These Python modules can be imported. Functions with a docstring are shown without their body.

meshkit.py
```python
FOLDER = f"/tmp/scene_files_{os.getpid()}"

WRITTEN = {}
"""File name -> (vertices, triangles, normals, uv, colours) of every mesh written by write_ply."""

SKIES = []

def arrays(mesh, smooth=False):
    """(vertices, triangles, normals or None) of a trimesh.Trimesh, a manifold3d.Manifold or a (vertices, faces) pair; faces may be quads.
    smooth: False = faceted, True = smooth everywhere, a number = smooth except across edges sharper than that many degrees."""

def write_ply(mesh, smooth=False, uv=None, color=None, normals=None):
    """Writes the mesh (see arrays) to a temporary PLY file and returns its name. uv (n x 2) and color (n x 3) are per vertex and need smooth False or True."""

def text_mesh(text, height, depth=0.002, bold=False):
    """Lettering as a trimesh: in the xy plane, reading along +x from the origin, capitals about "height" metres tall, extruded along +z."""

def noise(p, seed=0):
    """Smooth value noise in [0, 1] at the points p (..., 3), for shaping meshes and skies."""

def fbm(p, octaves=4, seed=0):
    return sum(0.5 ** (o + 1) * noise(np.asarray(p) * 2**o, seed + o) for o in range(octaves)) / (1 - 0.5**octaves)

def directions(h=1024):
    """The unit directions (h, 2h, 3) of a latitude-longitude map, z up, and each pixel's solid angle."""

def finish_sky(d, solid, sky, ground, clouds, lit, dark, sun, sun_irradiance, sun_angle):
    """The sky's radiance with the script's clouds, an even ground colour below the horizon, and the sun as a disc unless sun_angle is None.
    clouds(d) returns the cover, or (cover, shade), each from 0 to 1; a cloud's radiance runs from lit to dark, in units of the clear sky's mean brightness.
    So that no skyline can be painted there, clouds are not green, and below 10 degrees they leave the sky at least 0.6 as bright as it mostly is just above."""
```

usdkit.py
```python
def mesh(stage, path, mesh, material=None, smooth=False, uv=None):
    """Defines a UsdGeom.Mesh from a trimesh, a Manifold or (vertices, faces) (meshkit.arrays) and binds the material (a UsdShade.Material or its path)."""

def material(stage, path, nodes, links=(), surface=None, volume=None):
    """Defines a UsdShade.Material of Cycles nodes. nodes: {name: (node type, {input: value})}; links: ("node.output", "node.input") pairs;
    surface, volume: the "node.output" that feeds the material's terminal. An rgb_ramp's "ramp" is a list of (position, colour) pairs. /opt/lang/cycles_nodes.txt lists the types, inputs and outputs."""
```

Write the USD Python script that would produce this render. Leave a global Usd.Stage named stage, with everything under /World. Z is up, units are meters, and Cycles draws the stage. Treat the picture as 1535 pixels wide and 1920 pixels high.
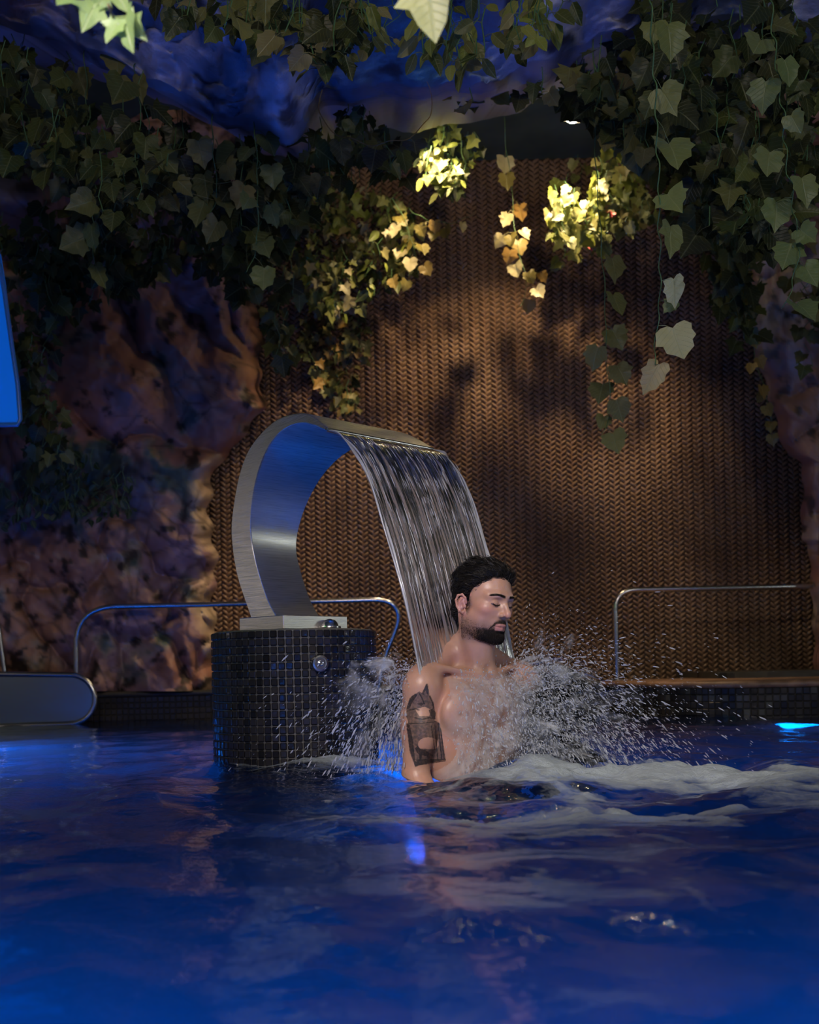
import math, numpy as np, trimesh, usdkit, meshkit
from pxr import Usd, UsdGeom, UsdLux, UsdShade, Gf, Sdf, Vt
from scipy.interpolate import PchipInterpolator, CubicSpline
from shapely.geometry import Polygon, Point, LineString
from shapely import affinity

stage = Usd.Stage.CreateInMemory()
UsdGeom.SetStageUpAxis(stage, 'Z'); UsdGeom.SetStageMetersPerUnit(stage, 1.0)
UsdGeom.Xform.Define(stage, '/World'); UsdGeom.Scope.Define(stage, '/World/Looks')

# ------------------------------------------------------------------ camera
FPX, CX, CY, ROLL, EYE = 2070.0, 767.5, 1250.0, math.radians(1.3), 0.34
cam = UsdGeom.Camera.Define(stage, '/World/camera')
cr, sr = math.cos(ROLL), math.sin(ROLL)
cam.AddTransformOp().Set(Gf.Matrix4d(cr, 0, -sr, 0, sr, 0, cr, 0, 0, -1, 0, 0, 0, 0, EYE, 1))
cam.CreateHorizontalApertureAttr(24.0); cam.CreateVerticalApertureAttr(24.0 * 1920 / 1535)
cam.CreateFocalLengthAttr(24.0 * FPX / 1535)
cam.CreateVerticalApertureOffsetAttr((CY - 960) / 1535 * 24.0)
cam.CreateFStopAttr(3.2); cam.CreateFocusDistanceAttr(3.5)
cam.CreateClippingRangeAttr(Gf.Vec2f(0.05, 100.0))
cam.CreateExposureAttr(0.0)

def P(px, py, Y):
    a, b = px - CX, CY - py
    return np.array([(a * cr + b * sr) / FPX * Y, Y, EYE + (b * cr - a * sr) / FPX * Y])

# ------------------------------------------------------------------ light
def aim(prim, pos, target):
    z = np.array(pos, float) - np.array(target, float); z /= np.linalg.norm(z)
    x = np.cross([0, 0, 1.0] if abs(z[2]) < .99 else [0, 1.0, 0], z); x /= np.linalg.norm(x)
    y = np.cross(z, x)
    UsdGeom.Xformable(prim).AddTransformOp().Set(Gf.Matrix4d(*x, 0, *y, 0, *z, 0, *map(float, pos), 1))

def disk_lamp(name, pos, target, radius, intensity, color):
    l = UsdLux.DiskLight.Define(stage, '/World/' + name)
    l.CreateRadiusAttr(radius); l.CreateIntensityAttr(intensity); l.CreateColorAttr(Gf.Vec3f(*color))
    aim(l, pos, target); return l

def spot_lamp(name, pos, target, radius, intensity, color, cone, soft=.4):
    l = UsdLux.SphereLight.Define(stage, '/World/' + name)
    l.CreateRadiusAttr(radius); l.CreateIntensityAttr(intensity); l.CreateColorAttr(Gf.Vec3f(*color))
    sh = UsdLux.ShapingAPI.Apply(l.GetPrim()); sh.CreateShapingConeAngleAttr(cone); sh.CreateShapingConeSoftnessAttr(soft)
    aim(l, pos, target); return l

dome = UsdLux.DomeLight.Define(stage, '/World/ambient')
dome.CreateIntensityAttr(0.010); dome.CreateColorAttr(Gf.Vec3f(1.0, .93, .86))
# unseen key and fill lights added behind the camera, plus a spot on the bather
disk_lamp('deck_lamp', (-.55, -.7, 2.9), (.15, 3.5, .2), .22, 100, (1, .85, .74))
disk_lamp('deck_lamp_001', (2.4, -.4, 3.3), (1.2, 5.0, 1.6), .5, 13, (1, .93, .82))
spot_lamp('bather_spot', (-1.0, .2, 2.3), (.32, 3.45, .22), .09, 1040, (1, .87, .80), 15, .7)  # unseen spot added to lift the bather above the leaves
LAMPS = [((.22, 7.25, 3.93), (.34, 8.55, .9)), ((1.14, 7.2, 3.89), (.75, 8.55, 1.1))]
for i, (p, t) in enumerate(LAMPS):
    spot_lamp('cave_spot' + ('_%03d' % i if i else ''), (p[0], p[1], p[2] - .05), t, .045, (2200, 2400)[i], (1, .72, .40), 45, .6)
# underwater pool lamps: blue
for i, (p, t, r, k) in enumerate([((-1.2, .2, -.12), (-1.1, .5, -1.0), .25, 520), ((1.2, .2, -.12), (1.1, .5, -1.0), .25, 400), ((2.1, 5.95, -.36), (1.2, 3, -.9), .11, 14),
                                  ((-2.6, 5.4, -.12), (-2.0, 5.3, -1.0), .2, 270), ((2.8, 4.4, -.12), (2.5, 4.3, -1.0), .2, 110), ((-.45, 4.66, -.25), (.15, 6.0, -1.0), .1, 420)]):
    disk_lamp('pool_lamp' + ('_%03d' % i if i else ''), p, t, r, k, (.0, .26, 1.0))
disk_lamp('side_lamp', (4.0, 4.1, 1.25), (-.3, 4.1, .9), .4, 4.2, (.92, 1, .93))  # unseen fill added for the arch's inner face to reflect
disk_lamp('side_lamp_001', (-4.0, 4.5, .9), (-.6, 4.2, .8), .3, 1.3, (1, .86, .82))  # its unseen left counterpart, added for the arch's near side face
disk_lamp('pillar_lamp', (-.06, 3.98, -.22), (.25, 4.5, -.7), .08, 320, (.0, .26, 1.0))
spot_lamp('fountain_spot', (.02, 3.86, -.30), (-.33, 4.14, 1.12), .05, 2600, (.0, .16, 1.0), 20, .5)
spot_lamp('green_spot', (-3.2, 2.4, 2.2), (-.8, 4.4, .95), .05, 160, (.12, 1, .25), 16)

# ------------------------------------------------------------------ helpers
_used = {}
def numbered(path):
    n = _used.get(path, 0); _used[path] = n + 1
    return path if n == 0 else '%s_%03d' % (path, n)

def ppath(parent):
    return '/World' if parent is None else str(parent.GetPath())

def obj(name, mesh, mat, parent=None, smooth=False, uv=None, col=None):
    path = numbered(ppath(parent) + '/' + name)
    m = usdkit.mesh(stage, path, mesh, mat, smooth=smooth, uv=uv)
    if col is not None:
        pv = UsdGeom.PrimvarsAPI(m).CreatePrimvar('tint', Sdf.ValueTypeNames.Color3fArray, 'vertex')
        pv.Set(Vt.Vec3fArray.FromNumpy(np.asarray(col, np.float32)))
    return m.GetPrim()

def tag(p, label=None, cat=None, group=None, kind=None):
    for k, v in (('label', label), ('category', cat), ('group', group), ('kind', kind)):
        if v: p.SetCustomDataByKey(k, v)
    return p

def thing(name, label, cat, group=None, kind=None):
    x = UsdGeom.Xform.Define(stage, numbered('/World/' + name))
    return tag(x.GetPrim(), label, cat, group, kind)

def cat(meshes):
    V, F, n = [], [], 0
    for v, f in meshes:
        v, f = np.asarray(v, float), np.asarray(f, int)
        if f.shape[1] == 4: f = np.vstack([f[:, [0, 1, 2]], f[:, [0, 2, 3]]])
        V.append(v); F.append(f + n); n += len(v)
    return np.vstack(V), np.vstack(F)

def tm(m): return np.array(m.vertices), np.array(m.faces)

def grid_faces(n, m, close=False):
    i, j = np.meshgrid(np.arange(n - 1), np.arange(m if close else m - 1), indexing='ij')
    a = i * m + j; b = i * m + (j + 1) % m
    return np.stack([a, b, b + m, a + m], -1).reshape(-1, 4)

def tube(pts, r, k=8, caps=True):
    pts = np.asarray(pts, float); n = len(pts)
    r = np.full(n, r) if np.ndim(r) == 0 else np.asarray(r)
    t = np.gradient(pts, axis=0); t /= np.linalg.norm(t, axis=1, keepdims=True) + 1e-12
    ref = np.array([0, 0, 1.0]) if abs(t[0][2]) < .9 else np.array([1.0, 0, 0])
    a = np.cross(t[0], ref); a /= np.linalg.norm(a); V = []
    for i in range(n):
        a = a - t[i] * (a @ t[i]); a /= np.linalg.norm(a) + 1e-12; b = np.cross(t[i], a)
        th = np.arange(k) * 2 * np.pi / k
        V.append(pts[i] + r[i] * (np.cos(th)[:, None] * a + np.sin(th)[:, None] * b))
    V = np.vstack(V); q = grid_faces(n, k, True)
    F = np.vstack([q[:, [0, 1, 2]], q[:, [0, 2, 3]]])
    if caps:
        c0, c1 = len(V), len(V) + 1; V = np.vstack([V, pts[:1], pts[-1:]])
        j = np.arange(k); e = (n - 1) * k
        F = np.vstack([F, np.stack([np.full(k, c0), (j + 1) % k, j], 1), np.stack([np.full(k, c1), e + j, e + (j + 1) % k], 1)])
    return V, F

def fillet(pts, r, n=8):
    pts = [np.asarray(p, float) for p in pts]; out = [pts[0]]
    for a, b, c in zip(pts, pts[1:], pts[2:]):
        u, v = a - b, c - b; lu, lv = np.linalg.norm(u), np.linalg.norm(v)
        rr = min(r, lu * .48, lv * .48); p, q = b + u / lu * rr, b + v / lv * rr
        for t in np.linspace(0, 1, n): out.append((1 - t) ** 2 * p + 2 * t * (1 - t) * b + t * t * q)
    return np.array(out + [pts[-1]])

def lathe(profile, axis_o, axis, k=24):
    axis = np.asarray(axis, float); axis /= np.linalg.norm(axis)
    a = np.cross(axis, [0, 0, 1] if abs(axis[2]) < .9 else [1, 0, 0]); a /= np.linalg.norm(a); b = np.cross(axis, a)
    th = np.arange(k) * 2 * np.pi / k
    V = np.vstack([np.asarray(axis_o) + h * axis + r * (np.cos(th)[:, None] * a + np.sin(th)[:, None] * b) for r, h in profile])
    return V, grid_faces(len(profile), k, True)

def bevel_box(sx, sy, sz, b):
    import manifold3d as m3
    pts = []
    for x in (-1, 1):
        for y in (-1, 1):
            for z in (-1, 1):
                for e in np.eye(3):
                    q = np.array([x * (sx / 2 - b), y * (sy / 2 - b), z * (sz / 2 - b)]) + e * np.array([x, y, z]) * b
                    pts.append(q)
    h = trimesh.convex.convex_hull(np.array(pts)); return tm(h)

# ------------------------------------------------------------------ materials
def mat(name, nodes, links=(), surface='p.BSDF', volume=None):
    return usdkit.material(stage, '/World/Looks/' + name, nodes, links, surface=surface, volume=volume)

def pbr(name, color, rough=.5, metal=0., bump=None, **kw):
    n = {'p': ('principled_bsdf', dict(base_color=color, roughness=rough, metallic=metal, **kw))}; L = []
    if bump:
        n |= {'g': ('geometry', {}), 'n': ('noise_texture', dict(scale=bump[0], detail=4.0)), 'b': ('bump', dict(strength=bump[1], distance=bump[2]))}
        L += [('g.position', 'n.vector'), ('n.fac', 'b.height'), ('b.normal', 'p.normal')]
    return mat(name, n, L)

def tinted(name, rough=.6, bump=None, gain=(1, 1, 1), **kw):
    n = {'c': ('attribute', {'attribute': 'tint'}), 'p': ('principled_bsdf', dict(roughness=rough, **kw))}
    L = [('c.color', 'p.base_color')]
    if bump:
        n |= {'g': ('geometry', {}), 'n': ('noise_texture', dict(scale=bump[0], detail=6.0, roughness=.65)), 'b': ('bump', dict(strength=bump[1], distance=bump[2]))}
        L += [('g.position', 'n.vector'), ('n.fac', 'b.height'), ('b.normal', 'p.normal')]
    return mat(name, n, L)

M = {}
# brushed stainless steel
M['steel'] = mat('steel', {'g': ('geometry', {}), 'm': ('mapping', dict(scale=(3., 3., 260.))), 'n': ('noise_texture', dict(scale=3., detail=3.)),
    'r': ('map_range', dict(from_min=.3, from_max=.7, to_min=.27, to_max=.42)), 'b': ('bump', dict(strength=.06, distance=.002)),
    'p': ('principled_bsdf', dict(base_color=(.66, .64, .62), metallic=.9))},
    [('g.position', 'm.vector'), ('m.vector', 'n.vector'), ('n.fac', 'r.value'), ('r.result', 'p.roughness'), ('n.fac', 'b.height'), ('b.normal', 'p.normal')])
M['steel_tube'] = pbr('steel_tube', (.6, .6, .6), .22, 1.)
M['tile_black'] = mat('tile_black', {'o': ('object_info', {}), 'g': ('geometry', {}), 'n': ('noise_texture', dict(scale=45., detail=2.)), 'b': ('bump', dict(strength=.5, distance=.004)),
    'r': ('rgb_ramp', dict(ramp=[(0, (.008, .008, .010)), (1, (.03, .028, .032))])), 'p': ('principled_bsdf', dict(roughness=.16))},
    [('g.position', 'n.vector'), ('n.fac', 'b.height'), ('b.normal', 'p.normal'), ('o.random', 'r.fac'), ('r.color', 'p.base_color')])
M['tile_grey'] = mat('tile_grey', {'o': ('object_info', {}), 'g': ('geometry', {}), 'n': ('noise_texture', dict(scale=30., detail=2.)), 'b': ('bump', dict(strength=.4, distance=.004)),
    'r': ('rgb_ramp', dict(ramp=[(0, (.01, .01, .011)), (.7, (.035, .033, .034)), (1, (.08, .085, .085))])), 'p': ('principled_bsdf', dict(roughness=.25))},
    [('g.position', 'n.vector'), ('n.fac', 'b.height'), ('b.normal', 'p.normal'), ('o.random', 'r.fac'), ('r.color', 'p.base_color')])
M['grout'] = pbr('grout', (.03, .029, .028), .7)
M['grout_light'] = pbr('grout_light', (.10, .10, .095), .5)
# ------------------------------------------------------------------ setting: pool, ledge, walls, ceiling
FLOOR = -1.13
rng = np.random.default_rng(7)
M['pool_tile'] = mat('pool_tile', {'g': ('geometry', {}), 'k': ('brick_texture', dict(offset=0., scale=1., color1=(.10, .25, .42), color2=(.14, .32, .5), mortar=(.2, .3, .4), mortar_size=.004, brick_width=.05, row_height=.05)),
    'p': ('principled_bsdf', dict(roughness=.4))}, [('g.position', 'k.vector'), ('k.color', 'p.base_color')])
fl = trimesh.creation.box((9, 10.4, .1)); fl.apply_translation((0, 2.8, FLOOR - .05))
tag(obj('floor', tm(fl), M['pool_tile']), 'blue mosaic floor of the pool seen through the water', None, kind='structure')
for nm, x in (('wall_left_basin', -4.1), ('wall_right_basin', 4.1)):
    b = trimesh.creation.box((.2, 10.2, 1.5)); b.apply_translation((x, 2.8, FLOOR + .75))
    tag(obj(nm, tm(b), M['pool_tile']), None, None, kind='structure')

# tiled ledge along the far side of the pool; front edge plan from left to right
front = np.array([(-4.2, 7.85), (-2.0, 7.85), (-.5, 7.85), (.9, 7.8), (1.35, 7.62), (1.50, 7.25), (1.62, 6.95), (1.85, 6.66), (2.2, 6.5), (2.7, 6.42), (3.4, 6.4), (4.2, 6.4)])
cs = CubicSpline(np.arange(len(front)), front); front_s = np.array([cs(t) for t in np.linspace(0, len(front) - 1, 240)])
front_s[:, 0] = np.maximum.accumulate(front_s[:, 0] + np.arange(240) * 1e-6)
LZ = .20
led = Polygon(list(map(tuple, front_s)) + [(4.2, 9.0), (-4.2, 9.0)])
lm = trimesh.creation.extrude_polygon(led.buffer(-.006), LZ - FLOOR, engine='earcut'); lm.apply_translation((0, 0, FLOOR))
ledge = tag(obj('trim_1', tm(lm), M['grout']), 'dark mosaic ledge along the far edge of the pool', None, kind='structure')
seg = np.r_[0, np.cumsum(np.hypot(*np.diff(front_s, axis=0).T))]
def at_len(s):
    return np.array([np.interp(s, seg, front_s[:, 0]), np.interp(s, seg, front_s[:, 1])])
TS = .042
def ledge_tile(s, row):
    p, q = at_len(s), at_len(s + .01); t = (q - p) / np.linalg.norm(q - p); nrm = np.array([t[1], -t[0]])
    v, f = bevel_box(TS - .005, .008, TS - .005, .0025)
    z = LZ - .03 - TS / 2 - row * TS
    a = rng.normal(0, .02); c = p + nrm * (.002 + abs(rng.normal(0, .0006)))
    v = v.copy(); v[:, 1] += v[:, 0] * a
    w = np.stack([c[0] + v[:, 0] * t[0] - v[:, 1] * -nrm[0], c[1] + v[:, 0] * t[1] + v[:, 1] * nrm[1], z + v[:, 2]], 1)
    return w, f
stuff = []; nt = 0
for s in np.arange(1.0, seg[-1] - .9, TS):
    x, y = at_len(s); px = 767 + x / y * FPX
    for row in range(6):
        if 1190 < px < 1535 and row < 5 and nt < 290:
            obj('tile', ledge_tile(s, row), M['tile_grey'], ledge); nt += 1
        elif 150 < px: stuff.append(ledge_tile(s, row))
tag(obj('tile_facing', cat(stuff), M['tile_grey'], ledge), None, None, kind='stuff')
# worn brown nosing on the ledge's edge and a low second step behind it on the right
M['nosing'] = mat('nosing', {'g': ('geometry', {}), 'n': ('noise_texture', dict(scale=9., detail=5.)), 'r': ('rgb_ramp', dict(ramp=[(.3, (.10, .055, .035)), (.55, (.24, .14, .09)), (.7, (.36, .22, .15))])),
    'b': ('bump', dict(strength=.5, distance=.01)), 'p': ('principled_bsdf', dict(roughness=.45))}, [('g.position', 'n.vector'), ('n.fac', 'r.fac'), ('r.color', 'p.base_color'), ('n.fac', 'b.height'), ('b.normal', 'p.normal')])
M['dark_stone'] = pbr('dark_stone', (.035, .033, .032), .4, bump=(14., .4, .01))
nose = front_s[(front_s[:, 0] > 1.33)]
obj('nosing', tube(np.c_[nose, np.full(len(nose), LZ - .012)], .022, 8), M['nosing'], ledge, smooth=True)
nose = front_s[(front_s[:, 0] < 1.34)]
obj('nosing', tube(np.c_[nose, np.full(len(nose), LZ - .012)], .022, 8), M['dark_stone'], ledge, smooth=True)
top = Polygon([tuple(p + (0, .03)) for p in front_s if p[0] > 1.4] + [(4.2, 8.2), (2.2, 8.2), (1.46, 7.9)]).buffer(0)
tmx = trimesh.creation.extrude_polygon(top, .012, engine='earcut'); tmx.apply_translation((0, 0, LZ)); obj('top_slab', tm(tmx), M['nosing'], ledge)
stp = Polygon([(2.05, 7.75), (2.1, 7.55), (2.4, 7.42), (4.2, 7.3), (4.2, 8.5), (2.05, 8.5)]).buffer(.05).buffer(-.05)
sm = trimesh.creation.extrude_polygon(stp, .055, engine='earcut'); sm.apply_translation((0, 0, LZ)); obj('step', tm(sm), M['dark_stone'], ledge)
for i in range(26):
    v, f = bevel_box(.055, .01, .04, .003); x = 2.13 + i * .062; y = 7.54 - .06 * min(1, (x - 2.1) / .5) - (x - 2.4) * .055 * (x > 2.4)
    obj('tile', (v + np.array([x, y - .02, LZ + .028]), f), M['tile_grey'], ledge)

# woven wall
WY = 8.6
M['weave'] = mat('weave', {'g': ('geometry', {}), 'n': ('noise_texture', dict(scale=1.6, detail=4.)), 'n2': ('noise_texture', dict(scale=55., detail=2.)),
    'r': ('rgb_ramp', dict(ramp=[(.3, (.13, .070, .042)), (.52, (.22, .130, .078)), (.7, (.30, .19, .12))])), 'b': ('bump', dict(strength=.25, distance=.004)),
    'p': ('principled_bsdf', dict(roughness=.42, specular_ior_level=.5))},
    [('g.position', 'n.vector'), ('g.position', 'n2.vector'), ('n.fac', 'r.fac'), ('r.color', 'p.base_color'), ('n2.fac', 'b.height'), ('b.normal', 'p.normal')])
M['weave_back'] = pbr('weave_back', (.03, .016, .010), .8)
bk = trimesh.creation.box((9, .2, 4.4)); bk.apply_translation((.3, WY + .1, 2.15))
wall = tag(obj('wall_back', tm(bk), M['weave_back']), 'brown herringbone woven relief wall behind the pool', None, kind='structure')
CW, RH = .041, .040
# one strand: a pillow with rounded shoulders, long axis x, facing -y
gx, gz = np.meshgrid(np.linspace(-1, 1, 5), np.linspace(-1, 1, 4), indexing='ij')
hh = np.sqrt(np.clip(1 - np.abs(gx) ** 3, 0, 1)) * np.sqrt(np.clip(1 - np.abs(gz) ** 2.4, 0, 1))
PV = np.stack([gx * .029, -hh * .016 + gx * .004, gz * .0125 * (1 - .12 * gx ** 2)], -1).reshape(-1, 3); PF = grid_faces(5, 4)
PF = np.vstack([PF[:, [0, 1, 2]], PF[:, [0, 2, 3]]])[:, ::-1]
xs = np.arange(-2.0, 3.75, CW); zs = np.arange(.16, 4.28, RH)
SV, nst = [], 0
for ci, x in enumerate(xs):
    a0 = math.radians(36) * (1 if ci % 2 else -1)
    for z in zs:
        a = a0 + rng.normal(0, .05); c, s = math.cos(a), math.sin(a)
        sgn = 1 if ci % 2 else -1
        v = PV * (sgn, 1, 1) * (1, rng.uniform(.85, 1.1), 1)
        w = np.stack([x + v[:, 0] * c - v[:, 2] * s, WY + v[:, 1], z + (RH / 2 if ci % 2 else 0) + v[:, 0] * s + v[:, 2] * c], 1)
        f = PF if sgn > 0 else PF[:, ::-1]
        if .95 < x < 1.65 and 1.5 < z < 2.2 and nst < 300:
            obj('strand', (w, f), M['weave'], wall, smooth=True); nst += 1
        else: SV.append((w, f))
tag(obj('weave', cat(SV), M['weave'], wall, smooth=True), None, None, kind='stuff')

# ceiling of the cave behind the overhang: dull green plaster
M['plaster'] = mat('plaster', {'g': ('geometry', {}), 'n': ('noise_texture', dict(scale=3., detail=5.)), 'r': ('rgb_ramp', dict(ramp=[(.3, (.05, .085, .07)), (.7, (.10, .15, .12))])), 'p': ('principled_bsdf', dict(roughness=.8))},
    [('g.position', 'n.vector'), ('n.fac', 'r.fac'), ('r.color', 'p.base_color')])
ce = trimesh.creation.box((9, 11.5, .1)); ce.apply_translation((.3, 3.2, 4.32))
tag(obj('ceiling', tm(ce), M['plaster']), 'dull green plaster ceiling above the woven wall', None, kind='structure')

# artificial rock -------------------------------------------------------------
def boulder(p, scale, seed):
    """cellular relief: rounded lumps between dark seams"""
    r = np.random.default_rng(seed); q = p / scale; lo = q.min(0) - 1; hi = q.max(0) + 1
    n = int(np.prod(np.maximum(hi - lo, 1)) * 1.0) + 4; c = r.uniform(lo, hi, (min(n, 4000), q.shape[1]))
    from scipy.spatial import cKDTree
    d, i = cKDTree(c).query(q, k=2); return d[:, 0], d[:, 1], i[:, 0]

def rock_sheet(xl, xr, rows, ncol, depth, relief, seed, roll_l=0, roll_r=0, back=.7):
    """a rock face built at its distance; xl, xr: image-frame outline (column of left and right edge per row)"""
    V, T = [], []
    for k, py in enumerate(rows):
        a, b = xl(py), xr(py); t = np.linspace(0, 1, ncol); px = a + (b - a) * t
        for x_, t_ in zip(px, t): V.append((x_, py, min(x_ - a if roll_l else 1e9, b - x_ if roll_r else 1e9)))
    V = np.array(V); Y = depth(V[:, 0], V[:, 1])
    base = np.stack([(V[:, 0] - CX) / FPX * 8, (CY - V[:, 1]) / FPX * 8, np.zeros(len(V))], 1)
    warp = np.stack([meshkit.fbm(base * 2 + 9, 3, seed + 5), meshkit.fbm(base * 2 + 31, 3, seed + 6)], 1) - .5
    d0, d1, idx = boulder(base[:, :2] * (1.0, .8) + warp * .55, .62, seed)
    lump = np.sqrt(np.clip(d1 - d0, 0, 1)); e0, e1, id2 = boulder(base[:, :2] + warp * .3, .17, seed + 1)
    fine = np.clip(e1 - e0, 0, .6)
    rid = 1 - np.abs(meshkit.fbm(base * 2.2, 5, seed + 2) * 2 - 1)
    rid2 = 1 - np.abs(meshkit.fbm(base * 1.5, 3, seed + 2) * 2 - 1)
    h = .70 * lump + .05 * np.sqrt(fine) + .50 * rid2 + .26 * (meshkit.fbm(base * 6, 4, seed + 3) - .5) + .05 * meshkit.fbm(base * 25, 2, seed + 4)
    off = back * np.exp(-np.maximum(V[:, 2], 0) / 9.0) if (roll_l or roll_r) else 0
    Yd = Y - relief * h + off
    pts = np.array([P(a, b, y) for (a, b), y in zip(V[:, :2], Yd)])
    q = grid_faces(len(rows), ncol)
    return pts, q, dict(px=V[:, 0], py=V[:, 1], lump=lump, fine=fine, rid=rid, base=base, cell=idx, cell2=id2)

def mixc(a, b, t): t = np.clip(t, 0, 1)[:, None]; return a * (1 - t) + np.asarray(b) * t
M['rock'] = tinted('rock', .62, bump=(20., .3, .015))
r2 = np.random.default_rng(3)
lb = PchipInterpolator([-200, 250, 450, 560, 650, 760, 795, 850, 885, 950, 1000, 1285, 1320], [440, 455, 470, 478, 490, 492, 470, 436, 398, 392, 402, 404, 404])
def ldepth(px, py):
    bulge = .9 * np.exp(-((px - 20) / 110) ** 2 - ((py - 365) / 60) ** 2) + .25 * np.exp(-((px - 230) / 90) ** 2 - ((py - 750) / 110) ** 2) + .2 * np.exp(-((px - 440) / 60) ** 2 - ((py - 720) / 120) ** 2)
    return 8.15 - bulge
rows = np.linspace(-60, 1296, 340)
pts, q, A = rock_sheet(lambda y: -150., lambda y: float(lb(y)) + 5 * math.sin(y * .11) + 4 * math.sin(y * .043), rows, 150, ldepth, .42, 11, roll_r=1)
B = A['base']; f1 = meshkit.fbm(B * 1.3 + 3, 5, 40); f2 = meshkit.fbm(B * 2.6 + 7, 5, 41); f3 = meshkit.fbm(B * 5 + 1, 5, 42); f4 = meshkit.fbm(B * 11, 4, 43)
def sst(x, a, b): t = np.clip((x - a) / (b - a), 0, 1); return t * t * (3 - 2 * t)
c = np.tile(np.array([.25, .12, .085]), (len(pts), 1))
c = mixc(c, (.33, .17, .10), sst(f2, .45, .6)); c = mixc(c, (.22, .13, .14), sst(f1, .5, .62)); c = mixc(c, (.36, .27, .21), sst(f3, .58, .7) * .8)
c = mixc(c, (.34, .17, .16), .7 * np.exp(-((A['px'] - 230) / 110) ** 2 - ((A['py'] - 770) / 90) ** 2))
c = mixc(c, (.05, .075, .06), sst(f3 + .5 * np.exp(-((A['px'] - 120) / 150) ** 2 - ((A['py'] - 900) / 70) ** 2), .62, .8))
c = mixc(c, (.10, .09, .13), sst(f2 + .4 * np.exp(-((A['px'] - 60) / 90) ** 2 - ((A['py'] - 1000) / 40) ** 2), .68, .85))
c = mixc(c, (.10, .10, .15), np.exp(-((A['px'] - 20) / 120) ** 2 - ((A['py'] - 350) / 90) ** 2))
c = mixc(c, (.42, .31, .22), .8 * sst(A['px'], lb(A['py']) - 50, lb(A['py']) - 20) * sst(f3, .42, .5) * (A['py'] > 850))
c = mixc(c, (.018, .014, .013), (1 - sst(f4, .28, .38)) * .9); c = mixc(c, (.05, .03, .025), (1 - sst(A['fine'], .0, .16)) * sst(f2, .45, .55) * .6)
c *= (.95 + .9 * (f4 - .2))[:, None]
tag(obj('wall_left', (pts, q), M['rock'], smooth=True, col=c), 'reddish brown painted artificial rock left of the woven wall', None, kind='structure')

rb = PchipInterpolator([-200, 300, 450, 520, 640, 700, 780, 850, 872, 900, 1010, 1022, 1060, 1235, 1300], [1330, 1370, 1395, 1400, 1408, 1428, 1452, 1474, 1503, 1505, 1501, 1516, 1517, 1526, 1526])
pts, q, A = rock_sheet(lambda y: float(rb(y)) + 3 * math.sin(y * .09), lambda y: 1760., np.linspace(-60, 1272, 300), 110, lambda a, b: 7.75 + 0 * a, .35, 23, roll_l=1)
B = A['base']; f1 = meshkit.fbm(B * 1.3 + 3, 5, 50); f2 = meshkit.fbm(B * 3 + 7, 5, 51); f3 = meshkit.fbm(B * (9, 2.2, 1), 5, 52); f4 = meshkit.fbm(B * 11, 4, 53)
c = np.tile(np.array([.28, .16, .12]), (len(pts), 1)); c = mixc(c, (.46, .35, .27), sst(f3, .44, .58)); c = mixc(c, (.30, .15, .15), sst(f1, .52, .62))
c = mixc(c, (.28, .06, .04), .7 * np.exp(-((A['px'] - 1530) / 25) ** 2 - ((A['py'] - 1075) / 40) ** 2)); c = mixc(c, (.04, .04, .03), (1 - sst(f4, .3, .4)) * .8)
c = mixc(c, (.16, .20, .20), .6 * np.exp(-((A['px'] - 1420) / 35) ** 2 - ((A['py'] - 640) / 120) ** 2))
c *= (.75 + .5 * f4)[:, None]
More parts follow.
